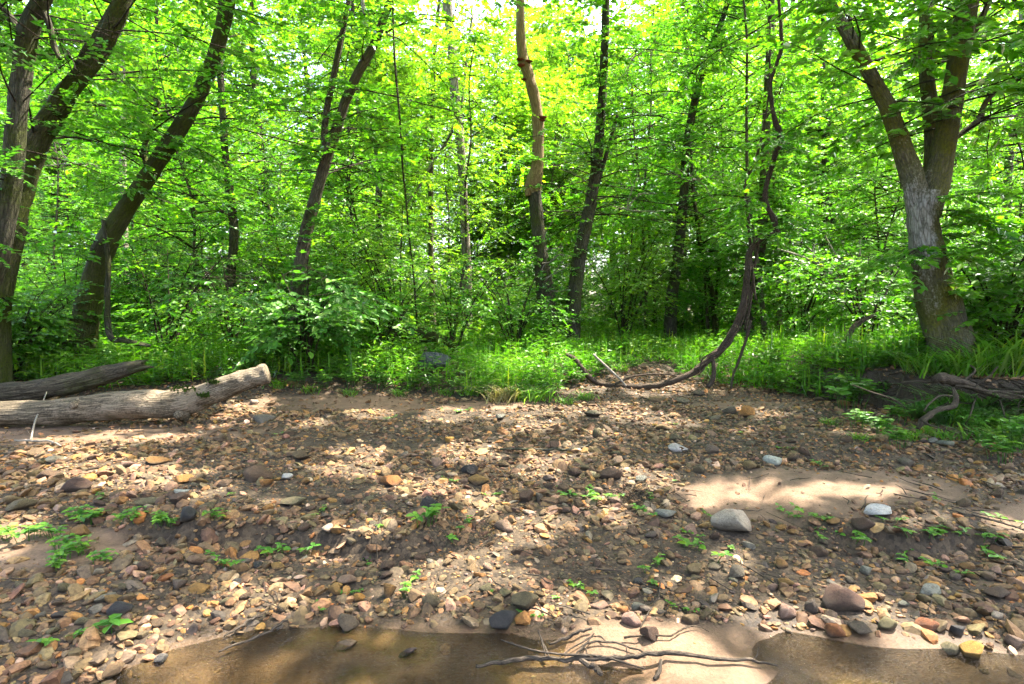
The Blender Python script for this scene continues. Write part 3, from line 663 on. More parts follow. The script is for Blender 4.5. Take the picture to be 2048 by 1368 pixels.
# ------------------------------------------------------------------ lianas
def strand(name, rows, mat, parent, base, n=8, bump=.24):
    p, r = path(rows); V, Fs = tube(p - base, r * .64, n + 4, 9, bump, random.randrange(50), ridge=.012 if r.max() > .05 else 0)
    return link(name, mesh(name, V, Fs, mat), parent)
def vine():
    b = G(1300, 772)
    root = thing('grapevine', 'thick brown grapevine looping up from the gravel edge into the leaves', 'vine', b)
    strand('stem', [(1132, 708, 10, 9.0), (1150, 718, 14, 8.95), (1168, 742, 17, 8.9), (1195, 765, 15, 8.85), (1240, 772, 14, 8.8), (1300, 772, 17, 8.75), (1340, 764, 19, 8.7), (1385, 745, 22, 8.7), (1420, 718, 24, 8.7), (1450, 690, 25, 8.75), (1472, 650, 22, 8.8), (1488, 600, 21, 8.8), (1494, 555, 20, 8.8), (1497, 515, 19, 8.8), (1510, 488, 19, 8.8), (1532, 472, 17, 8.8), (1560, 464, 12, 8.8)], M['vine'], root, b)
    strand('upper_stem', [(1552, 466, 15, 8.8), (1548, 440, 17, 8.8), (1534, 412, 15, 8.8), (1530, 385, 14, 8.8), (1540, 345, 14, 8.8), (1550, 310, 15, 8.8), (1560, 285, 20, 8.8), (1558, 262, 18, 8.8), (1546, 225, 12, 8.8), (1541, 170, 10, 8.8), (1552, 130, 10, 8.8), (1563, 95, 10, 8.8), (1560, 40, 9, 8.8), (1552, -60, 8, 8.8)], M['vine'], root, b)
    strand('side_stem', [(1512, 600, 7, 8.9), (1506, 560, 8, 8.9), (1500, 480, 9, 8.9), (1494, 410, 9, 8.9), (1492, 360, 10, 8.9), (1504, 335, 10, 8.9), (1516, 305, 9, 8.9), (1523, 270, 7, 8.9), (1538, 180, 6, 8.9), (1540, 40, 5, 8.9)], M['vine'], root, b)
    strand('side_stem', [(1502, 640, 9, 8.7), (1492, 680, 9, 8.7), (1478, 720, 8, 8.7), (1466, 752, 7, 8.7), (1462, 778, 7, 8.7)], M['vine'], root, b)
    strand('side_stem', [(1518, 470, 6, 8.95), (1506, 560, 8, 8.95), (1498, 620, 9, 8.9), (1490, 660, 9, 8.85)], M['vine'], root, b)
    strand('side_stem', [(1425, 715, 12, 8.65), (1428, 750, 14, 8.6), (1416, 775, 14, 8.55)], M['vine'], root, b)
    strand('side_stem', [(1230, 768, 7, 8.7), (1270, 752, 6, 8.7), (1330, 748, 5, 8.7), (1375, 758, 5, 8.7)], M['vine'], root, b)
    strand('side_stem', [(1186, 708, 7, 8.7), (1215, 735, 7, 8.65), (1240, 758, 6, 8.6), (1252, 772, 5, 8.6)], M['twig_pale'], root, b)
    for k in range(7):
        u0 = rng.integers(0, 4); seg = [(1385, 745), (1420, 718), (1450, 690), (1472, 650), (1488, 600), (1494, 555), (1497, 515)][u0:u0 + 4]
        strand('bark_strip', [(u + rng.normal(0, 7), v + rng.normal(0, 3), rng.uniform(3, 6), 8.62) for u, v in seg], M['vine'], root, b, 5)
    pts = [(1552, 440), (1532, 395), (1545, 320), (1560, 275), (1545, 200), (1556, 120), (1562, 60), (1494, 400), (1510, 320), (1500, 470), (1495, 540), (1530, 470), (1520, 290), (1540, 150)]
    st = np.array([P(u, v, 8.75) for u, v in pts for _ in range(3)]); n = len(st); d = outdirs(n, -.1, .4); d[:, 1] = -np.abs(d[:, 1]) * .6
    w, lv = branchwork(st, d, rng.uniform(.3, .9, n), 5, 9, .085, twl=(.15, .4), radius=.005, cull=True)
    link('branches', mesh('branches', w[0] - b, w[1], M['twig']), root); add_leaves('foliage', lv, M['leaf'], root, b)
vine()
b = P(815, 420, 11); b[2] = hz(b[0], b[1])
hv = thing('hanging_vine', 'thin dark vine hanging straight down beside the forked brown tree', 'vine', b)
strand('stem', [(786, -60, 5, 11), (786, 20, 5, 11), (790, 130, 6, 11), (798, 220, 6, 11), (803, 290, 6, 11), (806, 345, 5, 11), (812, 400, 5, 11), (818, 470, 5, 11), (828, 560, 5, 11), (836, 690, 5, 11)], M['twig'], hv, b, 6)
b = P(230, 690, 9.0); b[2] = hz(b[0], b[1])
hv = thing('crooked_vine', 'black crooked vine hanging from the arching tree and trailing on the ground', 'vine', b)
strand('stem', [(214, 470, 10, 9.05), (206, 440, 12, 9.05), (216, 530, 15, 9.0), (215, 590, 16, 9.0), (216, 650, 17, 9.0), (224, 678, 18, 8.9), (245, 680, 18, 8.9), (270, 686, 14, 8.9), (300, 692, 9, 8.9)][1:], M['bark_dark'], hv, b)

# ------------------------------------------------------------------ shrubs
def shrub(name, label, loc, stems, height, spread, leaf, lmat, nb=5, per=10, ntw=6, group=None, tmpl=LEAF6, faces=LF6, cull=False, zlo=.25, az=None):
    base = np.asarray(loc, float); root = thing(name, label, 'shrub', base, group)
    wood, st = [], []
    for k in range(stems):
        a = rng.uniform(0, 2 * np.pi) if az is None else rng.uniform(*az); o = rng.uniform(.3, 1) * spread; h = height * rng.uniform(.7, 1)
        q = np.array([(0, 0, -.05), (np.cos(a) * o * .18, np.sin(a) * o * .18, h * .35), (np.cos(a) * o * .5, np.sin(a) * o * .5, h * .7), (np.cos(a) * o, np.sin(a) * o, h)])
        q[:, :2] += rng.normal(0, .05, 2)
        r = np.array((.018, .014, .009, .004)) * (.6 + height * .25)
        wood.append(tube(q, r, 5, 4, .1, k, cap=False)); st.append(pick_on(q, r, nb, height * zlo, 9))
    st = np.vstack(st); n = len(st)
    w2, lv = branchwork(st + base, outdirs(n, -.15, .5), rng.uniform(.35, .95, n) * spread, ntw, per, leaf, twl=(.18 * spread + .12, .4 * spread + .15), radius=.006, tmpl=tmpl, faces=faces, cull=cull, tilt=.3)
    V, Fs = join(wood + [(w2[0] - base, w2[1])]); link('stems', mesh('stems', V, Fs, M['twig']), root)
    add_leaves('foliage', lv, M[lmat], root, base)
    return root
def gp(u, v, Y):
    p = P(u, v, Y); p[2] = hz(p[0], p[1]); return p
shrub('spicebush', 'broad-leaved shrub with pale green leaves in front of the forked brown tree', gp(612, 715, 8.9), 12, 1.75, 1.35, .125, 'leaf_big', nb=5, per=9, ntw=6, cull=True)
shrub('spicebush', 'low spreading shrub with sunlit top leaves above the mossy fallen trunk', gp(770, 680, 10.2), 8, 2.0, 1.5, .10, 'leaf', nb=5, per=8, cull=True)
shrub('spicebush', 'thin-stemmed shrub with V-shaped stems right of the blue-grey shape', gp(905, 670, 11.2), 6, 2.1, 1.5, .09, 'leaf', nb=4, per=8, cull=True)
shrub('spicebush', 'many-stemmed bush in front of the base of the bare snag', gp(1030, 668, 11.2), 10, 2.0, 1.2, .085, 'leaf', nb=4, per=8, cull=True)
shrub('spicebush', 'dense leafy bush at the frame edge behind the rear log', gp(30, 720, 8.6), 14, 1.5, 1.1, .10, 'leaf_deep', nb=5, cull=True)
shrub('spicebush', 'leafy bush under the arching tree, around its bare trunk foot', gp(330, 690, 10.2), 9, 2.2, 1.6, .09, 'leaf', nb=5, per=8, cull=True)
shrub('spicebush', 'drooping bush beyond the dark-stemmed vine foot, left of the forked brown tree', gp(470, 690, 10.6), 9, 2.0, 1.4, .09, 'leaf', nb=5, per=8, cull=True)
shrub('spicebush', 'wispy bush on the bank outside the big forked tree', gp(2010, 700, 7.6), 12, 1.9, 1.2, .10, 'leaf_deep', nb=6, cull=True)
shrub('spicebush', 'leafy bush behind the grey dead branch, left of the big forked tree', gp(1735, 680, 10.5), 12, 2.3, 1.6, .095, 'leaf', nb=6, cull=True)

# understory shrubs and saplings, further trees: a few kinds, copied
protos_s = []
for k in range(4):
    protos_s.append(shrub('understory_shrub', 'leafy green understory shrub standing among the trees of the wood', gp([200, 560, 1250, 1600][k], 650, [15, 14.5, 14, 13][k]), 9, [2.0, 2.6, 3.0, 2.4][k], [1.3, 1.5, 1.6, 1.8][k], .095, ['leaf', 'leaf', 'leaf_far', 'leaf'][k], nb=7, per=9, ntw=6,
                          group='understory shrubs among the trees'))
def simple_tree(name, label, loc, h, rad, mat, zlo, nb, blen, leaf, lmat, group, ntw=11, per=16, tmpl=LEAF4, faces=LF4):
    base = np.asarray(loc, float); root = thing(name, label, 'tree', base, group)
    m = 7; z = np.linspace(-.15, h, m); w = np.cumsum(rng.normal(0, .14, (m, 2)), 0); w[:2] *= .3
    p = np.column_stack([w, z]); r = np.linspace(rad, rad * .25, m); r[0] *= 1.3
    V, Fs = tube(p, r, 8, 4, .1, random.randrange(50)); link('trunk', mesh('trunk', V, Fs, mat), root)
    st = pick_on(p, r, nb, zlo, h)
    L = rng.uniform(*blen, nb) * np.interp(st[:, 2] / h, [0, .45, .75, 1], [.6, 1, .9, .45])
    wood, lv = branchwork(st, outdirs(nb, -.05, .65), L, ntw, per, leaf, tmpl=tmpl, faces=faces, radius=.014)
    link('branches', mesh('branches', wood[0], wood[1], M['twig']), root); add_leaves('crown', lv, M[lmat], root)
    return root
protos_t, protos_y = [], []
for k in range(5):
    protos_t.append(simple_tree('woodland_tree', 'tall green woodland tree standing back among the others', gp([-300, 330, 1000, 1650, 2200][k], 640, [24, 21, 24, 21, 24][k]), [12.5, 15, 11.5, 16, 13][k], [.13, .17, .12, .18, .15][k], [M['bark_brown'], M['bark_dark'], M['bark_pale'], M['bark_dark'], M['bark_brown']][k],
                   [3.0, 4, 3.4, 3.8, 3.4][k], 140, (1.8, 4.2), .125, 'leaf_far', 'woodland trees standing further back'))
for k in range(4):
    protos_y.append(simple_tree('sapling', 'slender young tree leafy from near the ground, behind the front trees', gp([120, 700, 1290, 1800][k], 650, [14, 16, 17, 13][k]), [7, 8.5, 10.5, 5.5][k], [.035, .045, .05, .035][k], M['bark_brown'],
                   .7, 70, (.9, 2.3), .092, ['leaf', 'leaf_far', 'leaf', 'leaf'][k], 'young trees in the understory', ntw=8, per=14, tmpl=LEAF4, faces=LF4))
def scatter(n, ymin, ymax, dmin, seed, fan=1.02):
    g = np.random.default_rng(seed); out = []
    for _ in range(n * 40):
        y = ymin + (ymax - ymin) * g.random() ** .85; x = g.uniform(-1, 1) * (fan * y + 3)
        if all((x - a) ** 2 + (y - b_) ** 2 > dmin ** 2 for a, b_ in out): out.append((x, y))
        if len(out) >= n: break
    return out
for k, (x, y) in enumerate(scatter(50, 22, 62, 3.6, 3)):
    o = dup(protos_t[k % 5], (x, y, hz(x, y)), rng.uniform(0, 6.28), rng.uniform(.85, 1.2) * (1 + max(0, y - 19) / 40 * 1.0), tilt=rng.normal(0, .05, 2))
for k, (x, y) in enumerate(scatter(165, 11.9, 42, 1.5, 4)):
    dup(protos_y[k % 4], (x, y, hz(x, y)), rng.uniform(0, 6.28), rng.uniform(.75, 1.25), tilt=rng.normal(0, .06, 2))
for k, (x, y) in enumerate(scatter(120, 11.8, 34, 1.3, 5)):
    dup(protos_s[k % 4], (x, y, hz(x, y)), rng.uniform(0, 6.28), rng.uniform(.7, 1.15))
# the wood beyond, one mass
n = 78000
yy = rng.uniform(58, 98, n); xx = rng.uniform(-1.15, 1.15, n) * yy; zz = 1.2 + 58 * rng.random(n) ** 1.1
lv = leaves(np.stack([xx, yy, zz], 1), rng.normal(0, 1, (n, 3)), np.array((0, -.5, .8)) + rng.normal(0, .5, (n, 3)), rng.uniform(.35, 1.0, n), LEAF4, LF4)
tag(add_leaves('distant_woods', lv, M['leaf_far'], None), 'far-off green wood closing the view between the trunks', 'woods', kind='stuff')

# each copy by what it stands behind or beside, else by its turn from the front
MARK = [(20, 'the slim forking trunk behind both logs'), (140, 'the thick trunk with a pale branch'), (260, 'the arching mossy tree'), (465, 'the slim dark trunk'), (615, 'the forked brown tree'), (755, 'the bent pale trunk'), (862, 'the thin dark trunk with forks'),
        (925, 'the tall grey-barked tree'), (1075, 'the bare dead snag'), (1170, 'the dark trunk right of the snag'), (1365, 'the dark trunk amid leafy boughs'), (1425, 'the small twin-stemmed tree'), (1505, 'the looping grapevine'), (1558, 'the thin pale straight trunk'), (1690, 'the bleached dead sapling'), (1850, 'the big forked tree'), (2010, 'the outermost pale trunk')]
NTH = ['foremost', 'second', 'third', 'fourth', 'fifth', 'sixth', 'seventh', 'eighth', 'ninth', 'tenth', 'eleventh', 'twelfth', 'thirteenth', 'fourteenth']
def seen_u(o): return 1024 + FPX * o.location.x / max(.1, o.location.y)
def label_behind(objs, kind_of):
    rows = {}
    for o in objs: rows.setdefault((kind_of(o), min(range(len(MARK)), key=lambda k: abs(MARK[k][0] - seen_u(o)))), []).append(o)
    for (kd, k), L in rows.items():
        L.sort(key=lambda o: o.location.y)
        for i, o in enumerate(L): o['label'] = '%s %s behind %s' % (NTH[min(i, 13)], kd, MARK[k][1])
def by_child(part): return lambda o: next(c.data.name for c in o.children if c.name.startswith(part))
KT = dict(zip([by_child('trunk')(o) for o in protos_t], ['brown-barked woodland tree', 'tall dark-barked woodland tree', 'pale-barked woodland tree', 'thick dark woodland tree', 'lean brown woodland tree']))
KY = dict(zip([by_child('trunk')(o) for o in protos_y], ['leafy sapling', 'tall leafy sapling', 'tallest kind of leafy sapling', 'low leafy sapling']))
KS = dict(zip([by_child('stems')(o) for o in protos_s], ['low green bush', 'wide green bush', 'tall light green bush', 'spreading green bush']))
tops = [o for o in C.objects if o.parent is None]
label_behind([o for o in tops if o.name.startswith('woodland_tree')], lambda o: KT[by_child('trunk')(o)])
label_behind([o for o in tops if o.name.split('.')[0] == 'sapling'], lambda o: KY[by_child('trunk')(o)])
label_behind([o for o in tops if o.name.startswith('understory_shrub')], lambda o: KS[by_child('stems')(o)])

# ------------------------------------------------------------------ grass and ground cover
def grass_points(n, seed):
    g = np.random.default_rng(seed)
    y = 7.6 + 26 * g.random(n) ** 2.1; x = g.uniform(-1, 1, n) * (1.0 * y + .8)
    edge = np.interp(x, [-10, -5, -4, -3, -2, -1, 0, .5, 1, 2, 3, 3.7, 4.3, 4.75, 5.1, 5.8, 8, 12], [8.4, 8.3, 8.4, 8.5, 8.35, 8.3, 7.9, 8.1, 8.8, 9.7, 9.6, 8.8, 8.0, 7.45, 6.75, 6.35, 6.1, 5.9])
    m = y + .9 * (fbm(x * 1.5, y * 1.5, 70) - .5) > edge
    path_ = (np.abs(x - (2.6 + (y - 10) * .15)) < .35) & (y < 10.6)
    m &= ~path_
    m &= ~((np.abs(x + 1.27) < .34) & (y > 8.75) & (y < 9.5) & (g.random(n) < .85))
    m &= fbm(x * .9, y * .9, 73) > .30
    return x[m], y[m]
def grass():
    ls = []
    x, y = grass_points(42000, 21); z = H(x, y)
    hgt = (.08 + .50 * np.clip(fbm(x * .9, y * .9, 75) * 1.6 - .3, 0, 1)) * (.7 + .6 * rng.random(len(x)))
    k = 5
    for j in range(k):
        t = (j + .8) / k
        a = rng.uniform(0, 2 * np.pi, len(x)); lean = rng.normal(0, .10, (len(x), 2)) * t
        p = np.stack([x + lean[:, 0], y + lean[:, 1], z + hgt * t], 1)
        ax = np.stack([np.cos(a), np.sin(a), rng.uniform(.0, .9, len(x))], 1)
        sz = rng.uniform(.06, .13, len(x)) * (1 + .03 * np.maximum(0, y - 9))
        ls.append(leaves(p, ax, np.array((0, 0, 1.0)) + rng.normal(0, .35, p.shape), sz * 1.15, BLADE * np.array((1, 1.6, 1)), LF4, np.clip(fbm(x, y, 77) * .6 + .5 * rng.random(len(x)) - .05, 0, 1)))
    # broader leaves of mixed weeds among it
    x, y = grass_points(16000, 23); k_ = fbm(x * 1.3, y * 1.3, 79) > .5; x, y = x[k_], y[k_]; z = H(x, y)
    for j in range(2):
        a = rng.uniform(0, 2 * np.pi, len(x)); p = np.stack([x + rng.normal(0, .05, len(x)), y + rng.normal(0, .05, len(x)), z + rng.uniform(.06, .42, len(x))], 1)
        ls.append(leaves(p, np.stack([np.cos(a), np.sin(a), rng.uniform(-.2, .4, len(x))], 1), np.array((0, -.15, 1.0)) + rng.normal(0, .3, p.shape), rng.uniform(.05, .11, len(x)), LEAF6, LF6 if False else LF6))
    # long upright blades
    x, y = grass_points(14000, 22); z = H(x, y); a = rng.uniform(0, 2 * np.pi, len(x))
    ax = np.stack([np.cos(a) * .5, np.sin(a) * .5, np.full(len(x), 1.0)], 1)
    ls.append(leaves(np.stack([x, y, z], 1), ax, np.stack([np.cos(a), np.sin(a), 0 * a + .1], 1), rng.uniform(.25, .55, len(x)), BLADE * np.array((1, .35, 1.3)), LF4))
    tag(add_leaves('grass', cat_leaves([l for l in ls if l[1].shape[1] == 4]), M['grass'], None), 'soft green stiltgrass carpeting the forest floor', 'grass', kind='stuff')
grass()
def litter():
    n = 9000
    y = 5.2 + 9 * rng.random(n) ** 1.4; x = rng.uniform(-1, 1, n) * (y + .5)
    yb = np.interp(x, _BX, _BY); onb = (np.abs(y - yb) < .7) & (x > 4.3); pth = (np.abs(x - 2.6) < .8) & (y > 8.6) & (y < 10.8)
    keep = onb | pth | (y > 8.4) | (rng.random(n) < .5); x, y = x[keep], y[keep]
    nb_ = 1500; xb = rng.uniform(4.5, 8, nb_); yb2 = np.interp(xb, _BX, _BY) + rng.uniform(-.45, .3, nb_); x = np.concatenate([x, xb]); y = np.concatenate([y, yb2])
    p = np.stack([x, y, H(x, y) + .008 + .02 * rng.random(len(x))], 1)
    lv = leaves(p, rng.normal(0, 1, p.shape) * np.array((1, 1, .25)), np.array((0, -.1, 1.0)) + rng.normal(0, .4, p.shape), rng.uniform(.03, .085, len(p)), LEAF6, LF6)
    tag(add_leaves('leaf_litter', lv, M['dead_leaf'], None), 'brown fallen leaves lying on the bank and forest floor', 'leaf litter', kind='stuff')
litter()
def twig_litter():
    g = np.random.default_rng(31); tw = []
    while len(tw) < 420:
        y = 2.9 + 7 * g.random() ** 1.3; x = g.uniform(-1, 1) * (y + .3); L = g.uniform(.05, .30) * (1 if g.random() < .85 else 2); a = g.uniform(0, 6.28)
        q = []
        for t in (-.5, -.15, .2, .5):
            px, py = x + np.cos(a) * L * t + g.normal(0, .012), y + np.sin(a) * L * t + g.normal(0, .012); q.append((px, py, 0))
        q = np.array(q); q[:, 2] = H(q[:, 0], q[:, 1]) + .018 + .012 * g.random(4); r0 = g.uniform(.002, .005)
        tw.append(tube(q, np.array((r0, r0, r0 * .8, r0 * .5)), 4, 1, cap=False))
    V, Fs = join(tw); tag(link('twig_litter', mesh('twig_litter', V, Fs, M['driftwood'])), 'thin broken twigs strewn over gravel and sand', 'twigs', kind='stuff')
twig_litter()

# ------------------------------------------------------------------ fallen logs and branches
def log_front():
    rows = [(-260, 832, 56, 6.15), (-120, 832, 54, 6.2), (0, 828, 52, 6.25), (90, 824, 54, 6.3), (180, 818, 58, 6.35), (270, 810, 62, 6.4), (330, 808, 58, 6.45), (375, 802, 58, 6.5), (420, 786, 52, 6.55), (470, 768, 46, 6.6), (510, 754, 44, 6.65), (534, 748, 43, 6.68)]
    p, r = path(rows); b = np.array((p[3][0], p[3][1], hz(p[3][0], p[3][1])))
    root = thing('fallen_log', 'long weathered log with a raised sawn end and green moss spots', 'log', b)
    V, Fs = tube(p - b, r * .93, 40, 16, .12, 31, ridge=.018); trunk = link('trunk', mesh('trunk', V, Fs, M['log']), root)
    d = p[-1] - p[-2]; d /= np.linalg.norm(d)
    V, Fs = tube(np.array([p[-1] - d * .01, p[-1] + d * .012]) - b, np.array([r[-1] * .93, r[-1] * .88]), 18, 1); link('cut_end', mesh('cut_end', V, Fs, M['log']), trunk)
    for u, v, w, s in [(365, 778, 6.36, .13), (428, 766, 6.44, .055), (408, 792, 6.36, .06)]:
        c = P(u, v, w) - b; n = 90
        st = c + rng.normal(0, 1, (n, 3)) * np.array((s * .5, s * .3, s * .16))
        V_, F_, r_ = leaves(st, np.array((0, 0, 1.0)) + rng.normal(0, .6, (n, 3)), rng.normal(0, 1, (n, 3)), rng.uniform(.02, .045, n), LEAF4, LF4)
        link('moss', mesh('moss', V_, F_, M['moss'], False), trunk)
    for u, v, w, s in [(140, 812, 6.15, .07), (265, 800, 6.24, .05), (352, 832, 6.3, .075)]:
        c = P(u, v, w) - b; V, Fs = tube(np.array([c + (0, .16, 0), c + (.0, .07, .0), c + (.02, .025, .01)]), np.array([s * 1.1, s * .8, s * .45]), 9, 3, .25, 4); link('knot', mesh('knot', V, Fs, M['log']), trunk)
log_front()
def log_rear():
    rows = [(-220, 800, 44, 6.85), (-90, 795, 42, 6.95), (0, 788, 38, 7.05), (70, 780, 40, 7.1), (140, 768, 42, 7.2), (200, 752, 38, 7.3), (245, 740, 30, 7.35), (286, 730, 20, 7.4)]
    p, r = path(rows); b = np.array((p[2][0], p[2][1], hz(p[2][0], p[2][1])))
    root = thing('fallen_log', 'darker rough-barked log with a splintered tip behind the sawn log', 'log', b)
    V, Fs = tube(p - b, r, 34, 14, .15, 12, ridge=.04); trunk = link('trunk', mesh('trunk', V, Fs, M['log_dark']), root)
    for du, dv in [(0, -5), (8, 4), (-6, 2)]:
        q, qr = path([(250 + du, 740 + dv, 12, 7.33), (280 + du, 731 + dv, 9, 7.37), (296 + du * 1.5, 728 + dv * 1.6, 3, 7.4)])
        V, Fs = tube(q - b, qr, 6, 2, .2, 2); link('splinter', mesh('splinter', V, Fs, M['log_dark']), trunk)
log_rear()
def log_back():
    rows = [(590, 700, 12, 11.2), (660, 696, 18, 11.2), (720, 690, 22, 11.0), (760, 676, 26, 11.0), (800, 668, 28, 11.0), (845, 670, 28, 10.9), (890, 684, 22, 10.8), (915, 696, 12, 10.7)]
    p, r = path(rows); b = np.array((p[3][0], p[3][1], hz(p[3][0], p[3][1])))
    root = thing('fallen_log', 'dark arched fallen trunk behind the blue-grey shape', 'log', b)
    V, Fs = tube(p - b, r, 12, 6, .16, 19); link('trunk', mesh('trunk', V, Fs, M['bark_mossy']), root)
    tw = []
    for k in range(8):
        s = p[rng.integers(2, 7)] - b; tw.append(tube(np.array([s, s + (rng.normal(0, .15), -.1, rng.uniform(-.3, .1)), s + (rng.normal(0, .35), -.15, rng.uniform(-.55, .1))]), np.array((.014, .01, .005)), 4, 3, cap=False))
    V, Fs = join(tw); link('twigs', mesh('twigs', V, Fs, M['twig']), root)
log_back()
def dead_branch():
    b = G(1605, 745)
    root = thing('dead_branch', 'grey dead branch rising from the gravel edge into the grass', 'branch', b)
    strand('stem', [(1560, 768, 12, 8.6), (1600, 748, 15, 8.7), (1640, 722, 17, 8.8), (1668, 706, 18, 8.9), (1690, 682, 18, 9.0), (1706, 656, 16, 9.1), (1728, 640, 14, 9.2), (1752, 630, 9, 9.3)], M['root'], root, b)
    strand('twig', [(1745, 632, 8, 9.3), (1752, 620, 6, 9.3), (1748, 608, 4, 9.3)], M['root'], root, b, 6)
    strand('twig', [(1690, 682, 6, 9.0), (1704, 690, 5, 8.9), (1716, 700, 3, 8.8)], M['root'], root, b, 6)
dead_branch()
def dead_boughs():
    b = P(1640, 500, 11.5); b[2] = hz(b[0], b[1])
    # a bleached dead sapling top leaning behind the vine
    root = thing('dead_sapling', 'bleached dead sapling with bare twigs left of the big forked tree', 'dead tree', b)
    strand('stem', [(1690, 690, 12, 11.5), (1680, 600, 11, 11.5), (1668, 552, 10, 11.5), (1640, 530, 9, 11.5), (1600, 512, 7, 11.5), (1555, 498, 5, 11.5)], M['twig_pale'], root, b, 6)
    for rows in ([(1640, 530, 6), (1625, 505, 5), (1612, 490, 3)], [(1628, 524, 5), (1626, 500, 4), (1630, 488, 3)], [(1660, 548, 6), (1640, 545, 5), (1598, 525, 3)], [(1680, 600, 6), (1700, 560, 6), (1718, 515, 5), (1720, 480, 3)], [(1700, 555, 5), (1660, 490, 4), (1650, 470, 3)], [(1672, 570, 5), (1650, 575, 4), (1610, 545, 3)]):
        strand('twig', [(u, v, w, 11.4) for u, v, w in rows], M['twig_pale'], root, b, 5)
dead_boughs()
for lab, u, v, Y, n_ in [('bleached leafless twig spray left of the dark leaning trunk, high in the leaves', 1275, 110, 13, 7), ('bleached dead twig fan amid green leaves right of the dark trunk', 1395, 360, 13.5, 7), ('thin pale dead branch low between the snag and the vine', 1255, 420, 12, 4), ('pale crossed dead twigs left of the arching tree', 150, 330, 11, 5), ('pale dead branch low in front of the slim dark trunk', 560, 330, 12, 5)]:
    c = P(u, v, Y); b = c.copy(); root = thing('dead_branch', lab, 'branch', b); tw = []
    for k in range(n_):
        d = np.array((rng.normal(0, 1), rng.normal(0, .3), rng.uniform(-.5, 1))); d /= np.linalg.norm(d); q = [np.zeros(3)]
        for j in range(6): d = d + rng.normal(0, .28, 3); d /= np.linalg.norm(d); q.append(q[-1] + d * rng.uniform(.10, .2))
        tw.append(tube(np.array(q), np.linspace(.014, .003, 7), 4, 2, cap=False)); e = q[3]
        for j in range(2):
            d2 = d + rng.normal(0, .6, 3); tw.append(tube(np.array([e, e + d2 * .15, e + d2 * .3 + rng.normal(0, .05, 3)]), np.array((.007, .005, .002)), 4, 2, cap=False))
    V, Fs = join(tw); link('twigs', mesh('twigs', V, Fs, M['twig_pale']), root)
# tangled roots and driftwood in the cut bank
def rootwad():
    b = G(1880, 850)
    root = thing('root_tangle', 'tangle of broken driftwood and roots washed against the cut bank', 'driftwood', b)
    strand('broken_log', [(1872, 757, 30, 6.0), (1890, 758, 34, 6.05), (1915, 764, 30, 6.1), (1940, 772, 24, 6.15), (1965, 782, 18, 6.2), (2000, 792, 14, 6.2), (2060, 800, 10, 6.2)], M['root'], root, b, 10, .22)
    for rows in ([(1906, 775, 9, 6.0), (1912, 795, 18, 5.95), (1906, 812, 20, 5.9), (1880, 818, 18, 5.85), (1862, 828, 22, 5.8), (1845, 842, 22, 5.75), (1836, 858, 16, 5.75)],
                 [(1904, 792, 7, 5.9), (1880, 792, 6, 5.85), (1860, 806, 7, 5.8), (1848, 822, 5, 5.75)], [(1910, 772, 9, 6.05), (1935, 774, 10, 6.0), (1975, 782, 8, 6.0), (2060, 784, 9, 6.0)],
                 [(1985, 784, 7, 6.0), (2010, 786, 9, 5.95), (2050, 795, 8, 5.9), (2110, 810, 7, 5.9)], [(1945, 776, 5, 6.0), (1975, 755, 6, 5.95), (1996, 733, 6, 5.9)],
                 [(1930, 760, 8, 6.15), (1950, 742, 7, 6.2), (1940, 730, 4, 6.25)], [(1705, 770, 4, 6.0), (1745, 785, 6, 6.0), (1785, 798, 6, 5.95), (1810, 815, 4, 5.9)],
                 [(1810, 808, 4, 5.9), (1840, 800, 4, 5.85), (1860, 797, 3, 5.8)], [(1800, 765, 4, 6.1), (1840, 762, 6, 6.1), (1868, 766, 5, 6.1)], [(1845, 840, 10, 5.7), (1860, 850, 6, 5.6), (1900, 862, 5, 5.55)],
                 [(1950, 800, 6, 6.0), (1940, 830, 6, 5.9), (1930, 850, 4, 5.85)], [(2000, 800, 6, 6.0), (2010, 840, 5, 5.9), (2000, 860, 4, 5.85)]):
        strand('root', [(u, v, w * .85, Y) for u, v, w, Y in rows], M['root'], root, b, 7, .25)
    for _ in range(16):
        x = rng.uniform(4.75, 6.4); y = np.interp(x, _BX, _BY); s0 = np.array((x, y + .12, hz(x, y + .3) - .02)); q = [s0]; d = np.array((rng.uniform(-1, 1), -.9, -.25))
        for j in range(5):
            d = d / np.linalg.norm(d) + np.array((rng.normal(0, .35), .1, -.35 + rng.normal(0, .2))); n_ = q[-1] + d / np.linalg.norm(d) * rng.uniform(.08, .15); n_[2] = max(n_[2], hz(n_[0], n_[1]) + .01); q.append(n_)
        r0 = rng.uniform(.006, .02); V, Fs = tube(np.array(q) - b, np.linspace(r0, r0 * .35, 6), 6, 4, .25, 3, cap=False); link('root', mesh('root', V, Fs, M['root']), root)
    k = 170; xb = rng.uniform(4.7, 7.2, k); tw = []
    for x in xb:
        y = np.interp(x, _BX, _BY) - rng.uniform(-.05, .3); z = hz(x, y + .25) - rng.uniform(0, .25)
        s = np.array((x, y, z)); d = np.array((rng.normal(0, 1), -.25, rng.normal(-.4, .3)))
        tw.append(tube(np.array([s, s + d * .14 + rng.normal(0, .03, 3), s + d * .3 + rng.normal(0, .06, 3)]) - b, np.array((.009, .006, .003)) * rng.uniform(.5, 1.3), 4, 2, cap=False))
    V, Fs = join(tw); link('rootlets', mesh('rootlets', V, Fs, M['root']), root)
rootwad()
